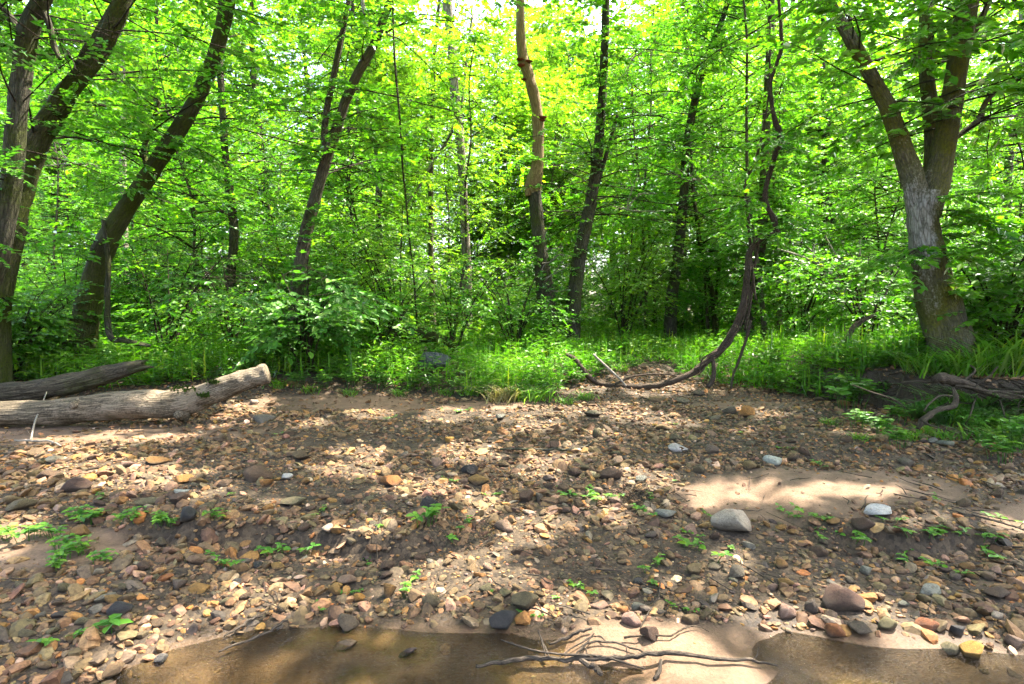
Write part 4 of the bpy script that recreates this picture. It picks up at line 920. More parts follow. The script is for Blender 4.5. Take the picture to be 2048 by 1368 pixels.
def stick(name, label, rows, mat, twigs=(), lift=.015, group=None):
    pts = [G(u, v) for u, v, w in rows]; b = pts[len(pts) // 2].copy()
    root = thing(name, label, 'stick', b, group)
    p = np.array([q + np.array((0, 0, max(0, -q[2] - .012) + lift + w / 2 / FPX * q[1])) for q, (u, v, w) in zip(pts, rows)])
    r = np.array([w / 2 / FPX * q[1] for q, (u, v, w) in zip(pts, rows)])
    p2, r2 = catmull(p, r * .74, 4); p2[1:-1] += rng.normal(0, .35, (len(p2) - 2, 3)) * r2[1:-1, None]
    V, Fs = tube(p2 - b, r2, 8, 2, .28, random.randrange(60)); link('stem', mesh('stem', V, Fs, mat), root)
    for tw in twigs:
        q = [G(u, v) for u, v, w, h in tw]
        q2 = np.array([a + np.array((0, 0, max(0, -a[2]) + h)) for a, (u, v, w, h) in zip(q, tw)])
        V, Fs = tube(q2 - b, np.array([w * .36 / FPX * a[1] for a, (u, v, w, h) in zip(q, tw)]), 5, 4, .25, 2); link('twig', mesh('twig', V, Fs, mat), root)
D = M['driftwood']
stick('driftwood_branch', 'long knobbly driftwood branch lying across the wet sand bar', [(952, 1366, 10), (1010, 1356, 13), (1070, 1340, 14), (1130, 1337, 12), (1200, 1338, 12), (1260, 1334, 13), (1330, 1329, 13), (1420, 1332, 11), (1500, 1334, 9), (1556, 1342, 5)], D,
      [[(1001, 1311, 4, .05), (1020, 1322, 6, .05), (1070, 1336, 7, .05), (1130, 1344, 8, .05), (1200, 1336, 8, .04), (1290, 1348, 5, .02)], [(1322, 1334, 9, .03), (1318, 1355, 11, .02), (1308, 1367, 11, .01)], [(1505, 1334, 4, .02), (1514, 1326, 3, .04), (1516, 1322, 2, .05)], [(1255, 1334, 3, .02), (1252, 1326, 3, .05)]])
stick('driftwood_stick', 'forked dark stick leaning over the branch tangle at the water edge', [(1098, 1305, 6), (1130, 1292, 9), (1160, 1278, 9), (1184, 1266, 7)], D, [[(1082, 1298, 5, .03), (1090, 1315, 6, .03), (1098, 1332, 6, .02)], [(1076, 1288, 4, .06), (1084, 1308, 6, .04), (1092, 1328, 6, .01)]])
stick('driftwood_stick', 'thin curved stick above the long branch with a dark tip', [(1140, 1332, 4), (1160, 1314, 6), (1175, 1303, 6), (1220, 1301, 6), (1260, 1306, 5), (1294, 1318, 4)], D, [[(1166, 1312, 5, .02), (1176, 1302, 4, .03), (1188, 1292, 4, .04)], [(1172, 1316, 5, .02), (1174, 1330, 4, .01)]])
stick('driftwood_stick', 'pale thin stick arching beside the thin curved one', [(1118, 1325, 4), (1148, 1308, 4), (1180, 1292, 5), (1200, 1289, 5), (1212, 1294, 3)], D)
stick('driftwood_stick', 'pale curved twig lying across the top of the sand bar', [(1248, 1286, 6), (1300, 1285, 6), (1340, 1283, 5), (1362, 1274, 5), (1378, 1265, 5), (1400, 1267, 3), (1418, 1272, 2)], M['root'])
stick('driftwood_stick', 'dark blackened stick end on the bottom of the sand bar', [(1160, 1343, 14), (1180, 1352, 15), (1195, 1362, 15), (1202, 1372, 14)], D)
stick('driftwood_stick', 'longer of two sticks reaching into the shallow water', [(438, 1322, 5), (475, 1308, 7), (520, 1290, 8), (560, 1266, 8), (576, 1254, 6)], D)
stick('driftwood_stick', 'shorter of two sticks reaching into the shallow water', [(448, 1282, 4), (480, 1268, 8), (505, 1255, 9), (525, 1243, 7)], D)
stick('driftwood_stick', 'dark curved stick half buried in gravel mid bar', [(1000, 905, 6), (1050, 906, 8), (1110, 906, 8), (1160, 903, 6), (1190, 888, 4)], M['bark_dark'])
stick('driftwood_stick', 'bleached twig standing up in front of the sawn log', [(30, 886, 4), (60, 888, 6), (100, 890, 5), (122, 898, 3)], M['twig_pale'], [[(62, 884, 5, .02), (70, 868, 5, .12), (82, 856, 4, .22), (96, 840, 3, .33)], [(80, 858, 3, .2), (70, 856, 2, .3)]])
stick('driftwood_stick', 'grey straight stick on sunny gravel right of the reddish stone', [(160, 952, 6), (200, 940, 5), (212, 936, 3)], M['root'])
stick('driftwood_stick', 'long thin twig lying along the sand at the frame edge', [(1900, 1028, 4), (1960, 1042, 5), (2020, 1062, 5), (2060, 1074, 4)], D)
stick('driftwood_stick', 'thin straight twig beside the dark reddish boulder', [(1465, 1128, 3), (1510, 1152, 4), (1560, 1180, 4), (1590, 1195, 3)], M['root'])
# root mat with hair-like rootlets on the gravel
b = G(1270, 1000); rm = thing('root_mat', 'flat dark mat of fine roots lying on the gravel', 'roots', b)
tw = []
for k in range(110):
    s = G(1270 + rng.normal(0, 30), 1000 + rng.normal(0, 11)); d = rng.normal(0, 1, 3) * np.array((.09, .06, .03))
    tw.append(tube(np.array([s, s + d * .5 + (0, 0, .03), s + d * 1.3 + (0, 0, .01)]) - b, np.array((.003, .003, .0015)), 3, 3, cap=False))
V, Fs = join(tw); link('rootlets', mesh('rootlets', V, Fs, M['root']), rm)

# ------------------------------------------------------------------ stones
def ico(sub):
    import bmesh
    bm = bmesh.new(); bmesh.ops.create_icosphere(bm, subdivisions=sub, radius=1)
    V = np.array([v.co for v in bm.verts]); F_ = np.array([[v.index for v in f.verts] for f in bm.faces]); bm.free(); return V, F_
ICO = {k: ico(k) for k in (1, 2, 3)}
def rock(sub, cuts, g, rough=.05, amp=(1, 1, 1), soft=0.0):
    V, F_ = ICO[sub]; V = V * 1.0
    for _ in range(cuts):
        n = unit(g.normal(0, 1, 3)); c = g.uniform(.46, .80); d = V @ n - c; V = V - ((d + np.sqrt(d * d + soft)) / 2)[:, None] * n
    V = V * (1 + rough * g.normal(0, 1, (len(V), 1)))
    V = V * np.array(amp); return V, F_
g5 = np.random.default_rng(77)
def rmesh(cuts, smooth, sub=2, rough=.02):
    V, F_ = rock(sub, cuts, g5, rough, soft=.004 if sub == 3 else .001); V = V / np.abs(V).max(0); return mesh('stone', V, F_, M['stone'], smooth)
R_ANG = [rmesh(18, True, 3, .006) for _ in range(7)]
R_RND = [rmesh(15, True, 3, .006) for _ in range(6)]
R_SM_A = [rmesh(9, False, 2, .012) for _ in range(6)]
R_SM_R = [rmesh(12, True, 2, .015) for _ in range(6)]
COL = dict(pale_grey=(.44, .37, .27), blue_white=(.42, .405, .365), blue_grey=(.115, .108, .088), grey=(.118, .092, .058), dark=(.032, .029, .027), olive=(.115, .092, .043), tan=(.18, .115, .053), ochre=(.20, .112, .028), orange=(.26, .115, .026),
           brown=(.088, .053, .027), red=(.080, .040, .024), pink=(.25, .158, .105), cream=(.36, .285, .20), rust=(.20, .072, .022), yellow=(.33, .175, .028), greygreen=(.20, .20, .15))
occupied = []
HERO = [  # u, v, w, h, colour, shape, label
 (1475, 1050, 84, 60, 'pale_grey', 'a', 'largest pale grey slab, angular, on the sand edge'),
 (1330, 1030, 48, 20, 'greygreen', 'a', 'flat pale grey-green stone just left of the large pale slab'),
 (1758, 1028, 58, 28, 'blue_white', 'r', 'smooth blue-white stone resting on a brown block by the sand'),
 (1547, 922, 44, 28, 'blue_white', 'a', 'angular pale blue-white stone above the sand patch'),
 (1357, 898, 42, 20, 'blue_white', 'a', 'flat light blue-grey stone alone on mid gravel'),
 (1692, 1205, 82, 66, 'red', 'r', 'big dark reddish-brown boulder near the water'),
 (1000, 1256, 64, 50, 'dark', 'a', 'large charcoal rock at the water edge'),
 (693, 1254, 48, 38, 'grey', 'a', 'grey-brown pointed rock standing at the edge of the shallow pool'),
 (143, 972, 66, 40, 'red', 'r', 'reddish-brown rounded rock on the sunny gravel'),
 (375, 1050, 36, 44, 'dark', 'a', 'dark grey wedge-shaped stone on the scarp edge'),
 (155, 1070, 42, 32, 'ochre', 'a', 'ochre-brown angular rock among green seedlings'),
 (857, 1010, 44, 36, 'dark', 'r', 'dark grey speckled stone behind a seedling'),
 (580, 1009, 58, 22, 'olive', 'a', 'thin flat olive slab lying on brown gravel'),
 (510, 950, 62, 44, 'brown', 'a', 'blocky brown stone beside an orange one'),
 (528, 968, 32, 22, 'orange', 'a', 'orange-brown stone against the brown block'),
 (782, 965, 46, 26, 'orange', 'a', 'wide orange-tan stone mid bar'),
 (1220, 950, 56, 36, 'brown', 'r', 'brown stone with a flat top mid bar, right of the curved stick'),
 (955, 962, 46, 24, 'ochre', 'a', 'flat ochre angular stone in the middle of the bar'),
 (940, 942, 36, 24, 'dark', 'a', 'dark brown stone behind the flat ochre one'),
 (898, 880, 24, 20, 'yellow', 'a', 'bright yellow-orange stone behind the central sun patch'),
 (520, 838, 48, 20, 'blue_grey', 'a', 'dark slate-grey stone below the sawn log end'),
 (508, 804, 20, 15, 'cream', 'r', 'small white stone beside the raised log end'),
 (1495, 826, 34, 30, 'orange', 'r', 'rounded orange-tan boulder at the upper gravel edge'),
 (1188, 829, 36, 18, 'grey', 'a', 'flat grey-tan stone on sunny upper gravel'),
 (1400, 787, 26, 14, 'grey', 'a', 'grey stone close to the grapevine loop'),
 (1512, 781, 28, 13, 'tan', 'r', 'low tan rounded stone at the edge of the grass'),
 (1265, 1242, 40, 34, 'pink', 'r', 'whitish mottled round stone at the sand bar edge'),
 (1202, 1214, 46, 20, 'pink', 'r', 'pale pink sausage-shaped stone in the sun above the sand bar'),
 (1248, 1222, 28, 18, 'orange', 'r', 'orange oval stone touching the pale pink one'),
 (1276, 1216, 32, 20, 'blue_grey', 'r', 'grey oblong stone behind the whitish mottled one'),
 (1303, 1270, 40, 34, 'brown', 'a', 'brown blocky stone at the top of the sand bar'),
 (1386, 1244, 40, 26, 'tan', 'r', 'broad tan stone half in sun above the sand bar'),
 (1578, 1230, 38, 36, 'pink', 'r', 'round pale pink cobble left of the reddish boulder'),
 (1625, 1215, 24, 40, 'grey', 'r', 'upright grey curved stone between pink cobble and reddish boulder'),
 (1857, 1258, 52, 34, 'rust', 'a', 'wet rust-orange stone at the water'),
 (1776, 1256, 44, 34, 'olive', 'r', 'olive-brown rounded stone beside the wet rust-orange one'),
 (1724, 1264, 46, 34, 'grey', 'a', 'dark grey stone below the reddish boulder'),
 (1678, 1268, 40, 36, 'rust', 'a', 'reddish jagged stone at the water below the reddish boulder'),
 (1862, 1191, 50, 28, 'greygreen', 'r', 'pale grey-green cracked stone right of the reddish boulder'),
 (1808, 1215, 30, 15, 'greygreen', 'r', 'small pale grey-green stone below the cracked one'),
 (1945, 1312, 52, 46, 'yellow', 'a', 'long ochre-yellow stone lying in shallow water'),
 (1905, 1304, 44, 32, 'olive', 'a', 'grey-olive stone left of the long ochre one in the water'),
 (2032, 1294, 44, 32, 'pink', 'a', 'pinkish grey stone in the water at the frame edge'),
 (1996, 1242, 30, 24, 'cream', 'r', 'whitish rounded stone above the shallow right water'),
 (1918, 1262, 36, 28, 'dark', 'a', 'dark jagged stone right of the wet rust-orange one'),
 (359, 985, 38, 14, 'blue_white', 'a', 'pale blue flat stone on top of a brown block'),
 (350, 1002, 42, 30, 'brown', 'a', 'brown block beneath the pale blue flat stone'),
 (298, 1006, 56, 20, 'olive', 'r', 'long grey-olive stone left of the brown block'),
 (310, 922, 54, 18, 'ochre', 'a', 'thin ochre slab in the left gravel'),
 (252, 930, 40, 16, 'pink', 'a', 'flat pinkish stone in the sun patch'),
 (92, 950, 48, 22, 'brown', 'a', 'brown angular slab left of the sun patch'),
 (100, 921, 34, 24, 'cream', 'r', 'bright cream stone in the sun patch'),
 (362, 962, 36, 20, 'orange', 'r', 'rusty orange oval stone near the left sun patch'),
 (35, 1014, 46, 28, 'olive', 'r', 'broad olive stone at the frame edge'),
 (1045, 1213, 64, 44, 'olive', 'a', 'large olive-grey angular stone above the charcoal rock'),
 (860, 1206, 40, 34, 'olive', 'a', 'leaning olive stone above the shallow pool'),
 (776, 1186, 30, 44, 'ochre', 'a', 'upright yellow-ochre stone above the shallow pool'),
 (692, 1162, 34, 24, 'pink', 'r', 'mauve-brown rounded cobble above the shallow pool'),
 (670, 1185, 28, 24, 'ochre', 'r', 'yellow-brown cobble below the mauve one'),
 (720, 1200, 28, 20, 'yellow', 'a', 'flat mustard stone beside the upright ochre one'),
 (234, 1226, 56, 40, 'dark', 'a', 'dark grey-brown rock in the lower left gravel'),
 (222, 1207, 48, 18, 'ochre', 'a', 'ochre slab leaning on the dark grey-brown rock'),
 (386, 1120, 44, 26, 'tan', 'r', 'tan smooth cobble below the scarp'),
 (282, 1136, 32, 22, 'brown', 'a', 'brown cobble left of the tan one below the scarp'),
 (354, 1176, 32, 26, 'grey', 'a', 'dark slanted grey cobble below the tan one'),
 (318, 1326, 30, 24, 'blue_grey', 'a', 'grey angular cobble at the pool corner'),
 (164, 1245, 40, 16, 'olive', 'r', 'flat mossy olive cobble left of the dark grey-brown rock'),
 (82, 1343, 36, 18, 'tan', 'r', 'flat tan cobble near the bottom corner'),
 (50, 1276, 40, 16, 'olive', 'a', 'long olive cobble in the bottom left gravel'),
 (1388, 1146, 36, 28, 'tan', 'a', 'tan blocky cobble in the right gravel'),
 (1474, 1150, 36, 30, 'grey', 'r', 'grey round cobble below the large pale slab'),
 (1566, 1130, 28, 22, 'ochre', 'r', 'mustard cobble below the right seedlings'),
 (1645, 1106, 38, 28, 'brown', 'a', 'brown angled slab below the sand patch'),
 (1735, 1066, 44, 34, 'brown', 'a', 'brown block under the smooth blue-white stone'),
 (1848, 1130, 34, 14, 'orange', 'a', 'flat orange-brown stone in the right gravel'),
 (1734, 1146, 28, 24, 'greygreen', 'a', 'grey-olive pointed cobble above the reddish boulder'),
 (1578, 1172, 36, 18, 'ochre', 'a', 'brick-shaped ochre stone left of the reddish boulder'),
 (2000, 1192, 56, 28, 'brown', 'a', 'large brown slab near the frame edge'),
 (1984, 1155, 32, 20, 'tan', 'r', 'tan cobble above the large brown slab'),
 (1866, 885, 24, 14, 'blue_grey', 'r', 'small blue-grey stone below the root tangle'),
 (1896, 887, 44, 18, 'greygreen', 'a', 'flat grey-green stone below the root tangle'),
 (1815, 925, 32, 20, 'grey', 'a', 'grey stone on dark gravel below the bank'),
 (1050, 996, 34, 34, 'brown', 'a', 'brown cube-like stone mid bar'),
 (1078, 996, 18, 28, 'grey', 'a', 'upright grey stone beside the brown cube-like one'),
 (1125, 1003, 22, 20, 'tan', 'r', 'small round tan stone right of the upright grey one'),
 (571, 957, 24, 15, 'blue_white', 'r', 'white oval stone right of the orange-brown stone'),
 (1010, 1055, 42, 26, 'pink', 'r', 'mauve rounded stone mid bar in half shade'),
 (822, 911, 34, 12, 'pink', 'a', 'flat purple-pink stone by the central sun patch'),
 (600, 915, 40, 26, 'brown', 'a', 'brown humped stone in the upper left gravel'),
 (1448, 1060, 1, 1, 'tan', 'r', None),
 (1585, 1165, 1, 1, 'tan', 'r', None),
 (1425, 900, 30, 24, 'grey', 'r', 'grey cobble between the two pale blue stones'),
 (1400, 940, 24, 22, 'olive', 'r', 'round olive cobble below the grey one'),
 (1505, 932, 28, 24, 'tan', 'a', 'tan cobble touching the angular blue-white stone'),
 (1105, 1195, 1, 1, 'tan', 'r', None),
]
def place_stone(me, x, y, w, h, depth, col, rz, sink, label, group=None, tilt=.12, cat='stone'):
    o = bpy.data.objects.new('stone', me); C.objects.link(o)
    o.location = (x, y, hz(x, y) + h * (.5 - sink)); o.scale = (w / 2, depth / 2, h / 2)
    o.rotation_euler = (random.gauss(0, tilt), random.gauss(0, tilt), rz)
    j = [random.uniform(.85, 1.15) for _ in range(3)]
    o.color = (col[0] * j[0], col[1] * j[0] * (.5 + .5 * j[1]), col[2] * j[0] * (.5 + .5 * j[2]), 1)
    tag(o, label, cat, group); occupied.append((x, y, max(w, depth) * .5)); return o
for u, v, w, h, c, s, lab in HERO:
    if lab is None: continue
    g = G(u, v + h * .32); Y = g[1]; sc = Y / FPX
    view = (1.6 - g[2]) / Y
    W = w * sc; vis = h * sc                      # visible height mixes real height and receding depth
    flat = h / w < .5
    ht = vis * (.62 if not flat else .55) + .01; dp = max(W * .55, min(W * .95, (vis - ht * .6) / max(view, .15)))
    place_stone(random.choice(R_ANG if s == 'a' else R_RND), g[0], g[1] + dp * .2, W * 1.06, ht * 1.35, dp, COL[c], random.uniform(-.25, .25), .22, lab, tilt=.10)
# loose cobbles that nothing tells apart
KIND = [('tan', .24), ('brown', .24), ('olive', .20), ('grey', .10), ('ochre', .08), ('pink', .055), ('orange', .025), ('cream', .025), ('dark', .02), ('blue_grey', .015)]
SAY = dict(tan='tan', brown='brown', olive='olive-brown', grey='grey', ochre='ochre', pink='pinkish', orange='orange', cream='cream-white', dark='blackish', blue_grey='bluish grey')
cnt = 0
g6 = np.random.default_rng(404)
for _ in range(9000):
    if cnt >= 205: break
    v = g6.uniform(770, 1330) if g6.random() < .5 else g6.uniform(930, 1300); u = g6.uniform(-10, 2058)
    if u < 540 and v < 880: continue
    if v > 1230 and 330 < u < 1660: continue
    p = G(u, v); x, y = p[0], p[1]
    if float(sandmask(np.array([x]), np.array([y]))[0]) > .35 or float(soilmask(np.array([x]), np.array([y]))[0]) > .3: continue
    w = g6.uniform(15, 34) * y / FPX * (1 if v > 900 else 1.0); w = max(w, .07)
    if any((x - a) ** 2 + (y - b_) ** 2 < (w * .45 + c) ** 2 for a, b_, c in occupied): continue
    k = g6.choice(len(KIND), p=np.array([q for _, q in KIND]) / sum(q for _, q in KIND)); kn = KIND[k][0]
    place_stone(random.choice(R_SM_A if g6.random() < .5 else R_SM_R), x, y, w, w * g6.uniform(.4, .7), w * g6.uniform(.6, .95), COL[kn], g6.uniform(0, 6.28), .25,
                'middle-sized %s cobble lying loose in the gravel bar' % SAY[kn], 'loose %s cobbles of the gravel bar' % SAY[kn], .2); cnt += 1
# an unclear blue-grey shape in the grass, built as a boulder and a stub
g = gp(866, 712, 9.2)
o = place_stone(R_RND[2], g[0], g[1],   .58, .40, .5, (.030, .044, .050), .2, .05, 'unclear blue-grey shape in grass, built as boulder', tilt=.05, cat='boulder')
b = gp(852, 690, 9.9); st = thing('grey_stub', 'slim upright part of the unclear blue-grey shape, built as grey stub', 'stump', b)
V, Fs = tube(np.array([(.03, 0, -.05), (.01, 0, .15), (-.01, .0, .28), (-.015, .02, .36)]), np.array((.045, .038, .03, .012)), 9, 4, .15, 3); link('stem', mesh('stem', V, Fs, M['root']), st)

# gravel: everything smaller, one body of stuff
def gravel():
    Vs, Fs, Cs, off = [], [], [], 0
    g = np.random.default_rng(9)
    pal = np.array([COL[k] for k, _ in KIND]) * np.array((.93, .82, .74)); pr = np.array([q for _, q in KIND]); pr /= pr.sum()
    occ = np.array(occupied)
    def batch(n, sub, ymin, ymax, smin, smax, pw, flat):
        nonlocal off
        y = np.sqrt(g.uniform(ymin ** 2, ymax ** 2, n)) if ymin > 0 else g.uniform(ymin, ymax, n)
        x = g.uniform(-1, 1, n) * (1.04 * y + .75)
        ysh = np.interp(x, _SHX, _SHY)
        sm = sandmask(x, y); so = soilmask(x, y)
        clump = np.clip(.5 + 1.5 * (fbm(x * .55 + y * .2, y * 2.4, 60) - .5), 0, 1)
        dens = np.clip(1 - .93 * sm, .07, 1) * np.clip(1 - so * 1.05, .02, 1) * np.clip(.5 + 1.0 * clump, .2, 1)
        dens = np.where((y < ysh - .02) & (x > -1.7) & (x < 2.0), dens * np.where(x < .2, .22, .03), dens)
        k = g.random(n) < dens
        s = smin + (smax - smin) * g.random(n) ** pw; s = s * (.62 + .70 * clump)
        x, y, s = x[k], y[k], s[k]
        for a, b_, c in occ[occ[:, 2] > .04]:
            kk = (x - a) ** 2 + (y - b_) ** 2 > (c * .75) ** 2; x, y, s = x[kk], y[kk], s[kk]
        m = len(x); z = H(x, y)
        nt = 14; tm = []
        for _ in range(nt):
            V, F_ = rock(sub, 9 if sub > 1 else 4, g, .06 if sub == 1 else .015); tm.append(V)
        tm = np.array(tm); kind = g.integers(0, nt, m)
        a = g.uniform(0, 2 * np.pi, m); ca, sa = np.cos(a), np.sin(a)
        sx, sy, sz = s * g.uniform(.75, 1.2, m), s * g.uniform(.6, 1.0, m), s * g.uniform(.32, .68, m)
        T = tm[kind] * np.stack([sx, sy, sz], 1)[:, None]
        tx, ty = g.normal(0, .28, (2, m, 1))
        X = T[..., 0] * ca[:, None] - T[..., 1] * sa[:, None]; Y_ = T[..., 0] * sa[:, None] + T[..., 1] * ca[:, None]
        Z = T[..., 2] + X * tx + Y_ * ty
        V = np.stack([X + x[:, None], Y_ + y[:, None], Z + (z + sz * .18)[:, None]], -1)
        nv = V.shape[1]
        col = (pal[g.choice(len(pal), m, p=pr)] * .80 + .20 * np.array((.115, .072, .036))) * g.uniform(.55, 1.3, (m, 1)) * g.uniform(.92, 1.08, (m, 3))
        F_ = ICO[sub][1]
        Vs.append(V.reshape(-1, 3)); Fs.append((np.arange(m)[:, None, None] * nv + F_[None]).reshape(-1, 3) + off); Cs.append(np.repeat(col, nv, 0)); off += m * nv
    batch(8000, 2, 2.2, 5.2, .02, .066, 2.4, True)
    batch(6500, 2, 5.0, 10.5, .03, .07, 1.8, True) if False else batch(9000, 1, 5.0, 10.8, .026, .075, 2.2, True)
    batch(21000, 1, 2.2, 5.2, .008, .026, 1.5, True)
    batch(27000, 1, 5.0, 10.6, .014, .038, 1.2, True)
    o = link('gravel', mesh('gravel', np.vstack(Vs), np.vstack(Fs), M['gravel'], False, {'Col': np.vstack(Cs)}))
    tag(o, 'mixed brown and tan river gravel covering the bar', 'gravel', kind='stuff')
gravel()

# ------------------------------------------------------------------ small plants on the gravel and weeds at its edge
def seedling_proto(n_, leaf, h, loc, label, group, mat='weed', tiers=2):
    root = thing('seedling', label, 'plant', loc, group)
    ls, wood = [], []
    for k in range(n_):
        o = rng.normal(0, .05 if n_ > 1 else .005, 2); q = np.array([(o[0], o[1], -.01), (o[0] * 1.2, o[1] * 1.2, h * .5), (o[0] * 1.5, o[1] * 1.5, h * rng.uniform(.8, 1.1))])
        wood.append(tube(q, np.array((.003, .0025, .0015)), 4, 2, cap=False))
        for t in range(tiers):
            m = 4 if t == tiers - 1 else 3; a = np.linspace(0, 2 * np.pi, m, endpoint=False) + rng.uniform(0, 6)
            p = np.repeat((q[2] * (1 - t * .35 / max(1, tiers - 1)) if tiers > 1 else q[2])[None], m, 0)
            ax = np.stack([np.cos(a), np.sin(a), rng.uniform(-.15, .3, m)], 1)
            ls.append(leaves(p, ax, np.array((0, 0, 1.0)) + rng.normal(0, .2, (m, 3)), leaf * rng.uniform(.7, 1.2, m)))
    V, Fs = join(wood); link('stems', mesh('stems', V, Fs, M[mat]), root); add_leaves('leaf_whorl', cat_leaves(ls), M[mat], root)
    return root
SG = 'seedlings scattered on the gravel'
g = G(225, 1270); sp = [seedling_proto(1, .085, .07, g, 'lone three-leaved seedling in the lower left gravel', None)]
g = G(575, 1115); sp.append(seedling_proto(3, .06, .06, g, 'small green seedling sprouting from the gravel bar', SG))
g = G(850, 1045); sp.append(seedling_proto(6, .06, .11, g, 'bushy bright seedling clump below the dark speckled stone', None))
sp.append(seedling_proto(2, .04, .035, G(905, 1085), 'tiny sprout on the gravel', SG, tiers=1))
for u, v, k, s in [(445, 1136, 1, 1.1), (735, 1130, 1, .8), (820, 1180, 1, .8), (640, 1030, 1, .7), (770, 1055, 1, .8), (930, 1055, 1, 1.0), (700, 1195, 1, .7), (900, 965, 1, .7), (985, 995, 1, .9), (1150, 1000, 1, .9), (1185, 998, 1, 1.1),
                   (1210, 1000, 1, 1.0), (1290, 1030, 1, 1.2), (1305, 1140, 1, 1.1), (1405, 1112, 1, 1.3), (1365, 1222, 1, 1.0), (1312, 1180, 1, .9), (1165, 1185, 1, 1.0), (1105, 1200, 1, .8), (1460, 1105, 1, .9), (1385, 1075, 1, .8), (1345, 965, 1, .8),
                   (1300, 1000, 1, .9), (1415, 1035, 1, .9), (1620, 1040, 1, 1.3), (1575, 1035, 1, 1.0), (1640, 1080, 1, 1.1), (1685, 1100, 1, 1.3), (1720, 1095, 1, 1.2), (1845, 1075, 1, 1.5), (1890, 1090, 1, 1.5), (1955, 1080, 1, 1.3), (1890, 1145, 1, 1.1), (1810, 1120, 1, 1.1), (1975, 1115, 1, 1.0),
                   (2010, 1045, 1, 1.2), (1785, 1045, 1, .8), (1060, 1240, 1, .7), (980, 1192, 1, .7), (640, 1222, 1, .6), (1130, 985, 1, .7), (720, 960, 1, .6), (560, 870, 1, .7), (925, 825, 1, 1.3), (880, 820, 1, 1.2), (780, 840, 1, 1.0), (1480, 870, 1, .9), (1570, 900, 1, .8), (1345, 850, 1, .8),
                   (200, 1000, 1, .8), (470, 995, 1, .7), (140, 1290, 1, .9), (1640, 935, 1, .9), (1500, 740, 1, 1.2), (1870, 1000, 1, .9)]:
    q = G(u, v); dup(sp[random.choice((1, 1, 3))], q, rng.uniform(0, 6), s * rng.uniform(.45, .85))
for u, v, s in [(60, 1080, 1.3), (120, 1075, 1.2), (180, 1045, 1.2), (140, 1050, 1.3), (285, 1055, 1.1), (310, 1060, 1.0), (250, 1050, 1.0), (110, 1110, 1.2), (140, 1125, 1.2), (180, 1110, 1.2), (190, 1135, 1.0), (130, 1140, 1.0), (420, 1050, 1.0), (25, 1075, 1.3), (330, 1050, .9), (350, 1065, .8)]:
    dup(sp[2], G(u, v), rng.uniform(0, 6), s * .6, 'leafy green seedling clump along the left scarp', 'seedling clumps along the left scarp')
# broad leaved weed by the bank
b = G(1700, 820); w = thing('broadleaf_weed', 'tall broad-leaved weed in front of the cut bank, left of the root tangle', 'plant', b)
ls, wood = [], []
for k in range(9):
    o = np.array((rng.uniform(-.35, .35), rng.uniform(-.15, .3))); h = rng.uniform(.2, .48)
    q = np.array([(o[0] * .6, o[1] * .6, 0), (o[0] * .8, o[1] * .8, h * .6), (o[0], o[1], h)]); wood.append(tube(q, np.array((.005, .004, .003)), 4, 3, cap=False))
    for t in range(4):
        m = 3; a = np.linspace(0, 6.28, m, endpoint=False) + rng.uniform(0, 6); f = .45 + .55 * t / 3
        p = np.repeat((q[1] * (1 - f) + q[2] * f)[None], m, 0)
        ls.append(leaves(p, np.stack([np.cos(a), np.sin(a), rng.uniform(-.1, .3, m)], 1), np.array((0, -.2, 1.0)) + rng.normal(0, .2, (m, 3)), rng.uniform(.09, .17, m)))
V, Fs = join(wood); link('stems', mesh('stems', V, Fs, M['weed']), w); add_leaves('leaf_whorl', cat_leaves(ls), M['weed'], w)
# tufts of grass
def tuft(label, loc, n_, h, sp_, mat, group=None, name='grass_tuft'):
    root = thing(name, label, 'grass tuft', loc, group)
    a = rng.uniform(0, 6.28, n_); o = rng.normal(0, sp_ * .35, (n_, 2))
    p = np.column_stack([o, np.full(n_, -.02)]); Ls = []
    L = h * rng.uniform(.5, 1.15, n_)
    d = np.stack([np.cos(a) * .55, np.sin(a) * .55, np.ones(n_)], 1); d = unit(d)
    side = np.stack([-np.sin(a), np.cos(a), 0 * a], 1); w_ = .006 + .006 * rng.random(n_)
    V = []
    for t, ww in ((0, .8), (.45, 1.0), (.8, .7), (1.0, .05)):
        c = p + d * (L * t)[:, None] + np.stack([np.cos(a), np.sin(a), -.9 + 0 * a], 1) * (L * .42 * t ** 2.4)[:, None]
        V += [c + side * (w_ * ww)[:, None], c - side * (w_ * ww)[:, None]]
    V = np.stack(V, 1); b_ = np.arange(n_)[:, None, None] * 8
    F_ = (b_ + np.array([(0, 1, 3, 2), (2, 3, 5, 4), (4, 5, 7, 6)])[None]).reshape(-1, 4)
    link('blades', mesh('blades', V.reshape(-1, 3), F_, M[mat], True, {'rnd': np.repeat(rng.random(n_), 8)}), root); return root
tuft('dry straw-coloured grass tuft at the edge of the green grass', G(1008, 800), 130, .42, .35, 'straw')
tuft('bright green grass tuft jutting onto the gravel beside the straw tuft', G(1062, 800), 170, .45, .4, 'grass')
tuft('drooping green grass tuft hanging before the root tangle', G(1965, 838), 110, .55, .16, 'weed')
dt = tuft('narrow grass tuft hanging over the lip of the cut bank', gp(2015, 810, 6.1), 80, .5, .18, 'weed', 'grass tufts hanging over the cut bank')
for u, v, Y in [(1885, 785, 6.35), (1935, 800, 6.2), (2045, 800, 6.05), (1845, 780, 6.6), (1980, 800, 6.15)]: dup(dt, gp(u, v, Y), rng.uniform(0, 6), rng.uniform(.7, 1.1))
tuft('small grass tuft below the drooping one on the bank', G(1985, 885), 90, .3, .3, 'grass')
tf = tuft('short grass tuft along the edge of the bank and gravel', G(1930, 850), 60, .3, .22, 'grass', 'short grass tufts at the gravel edge')
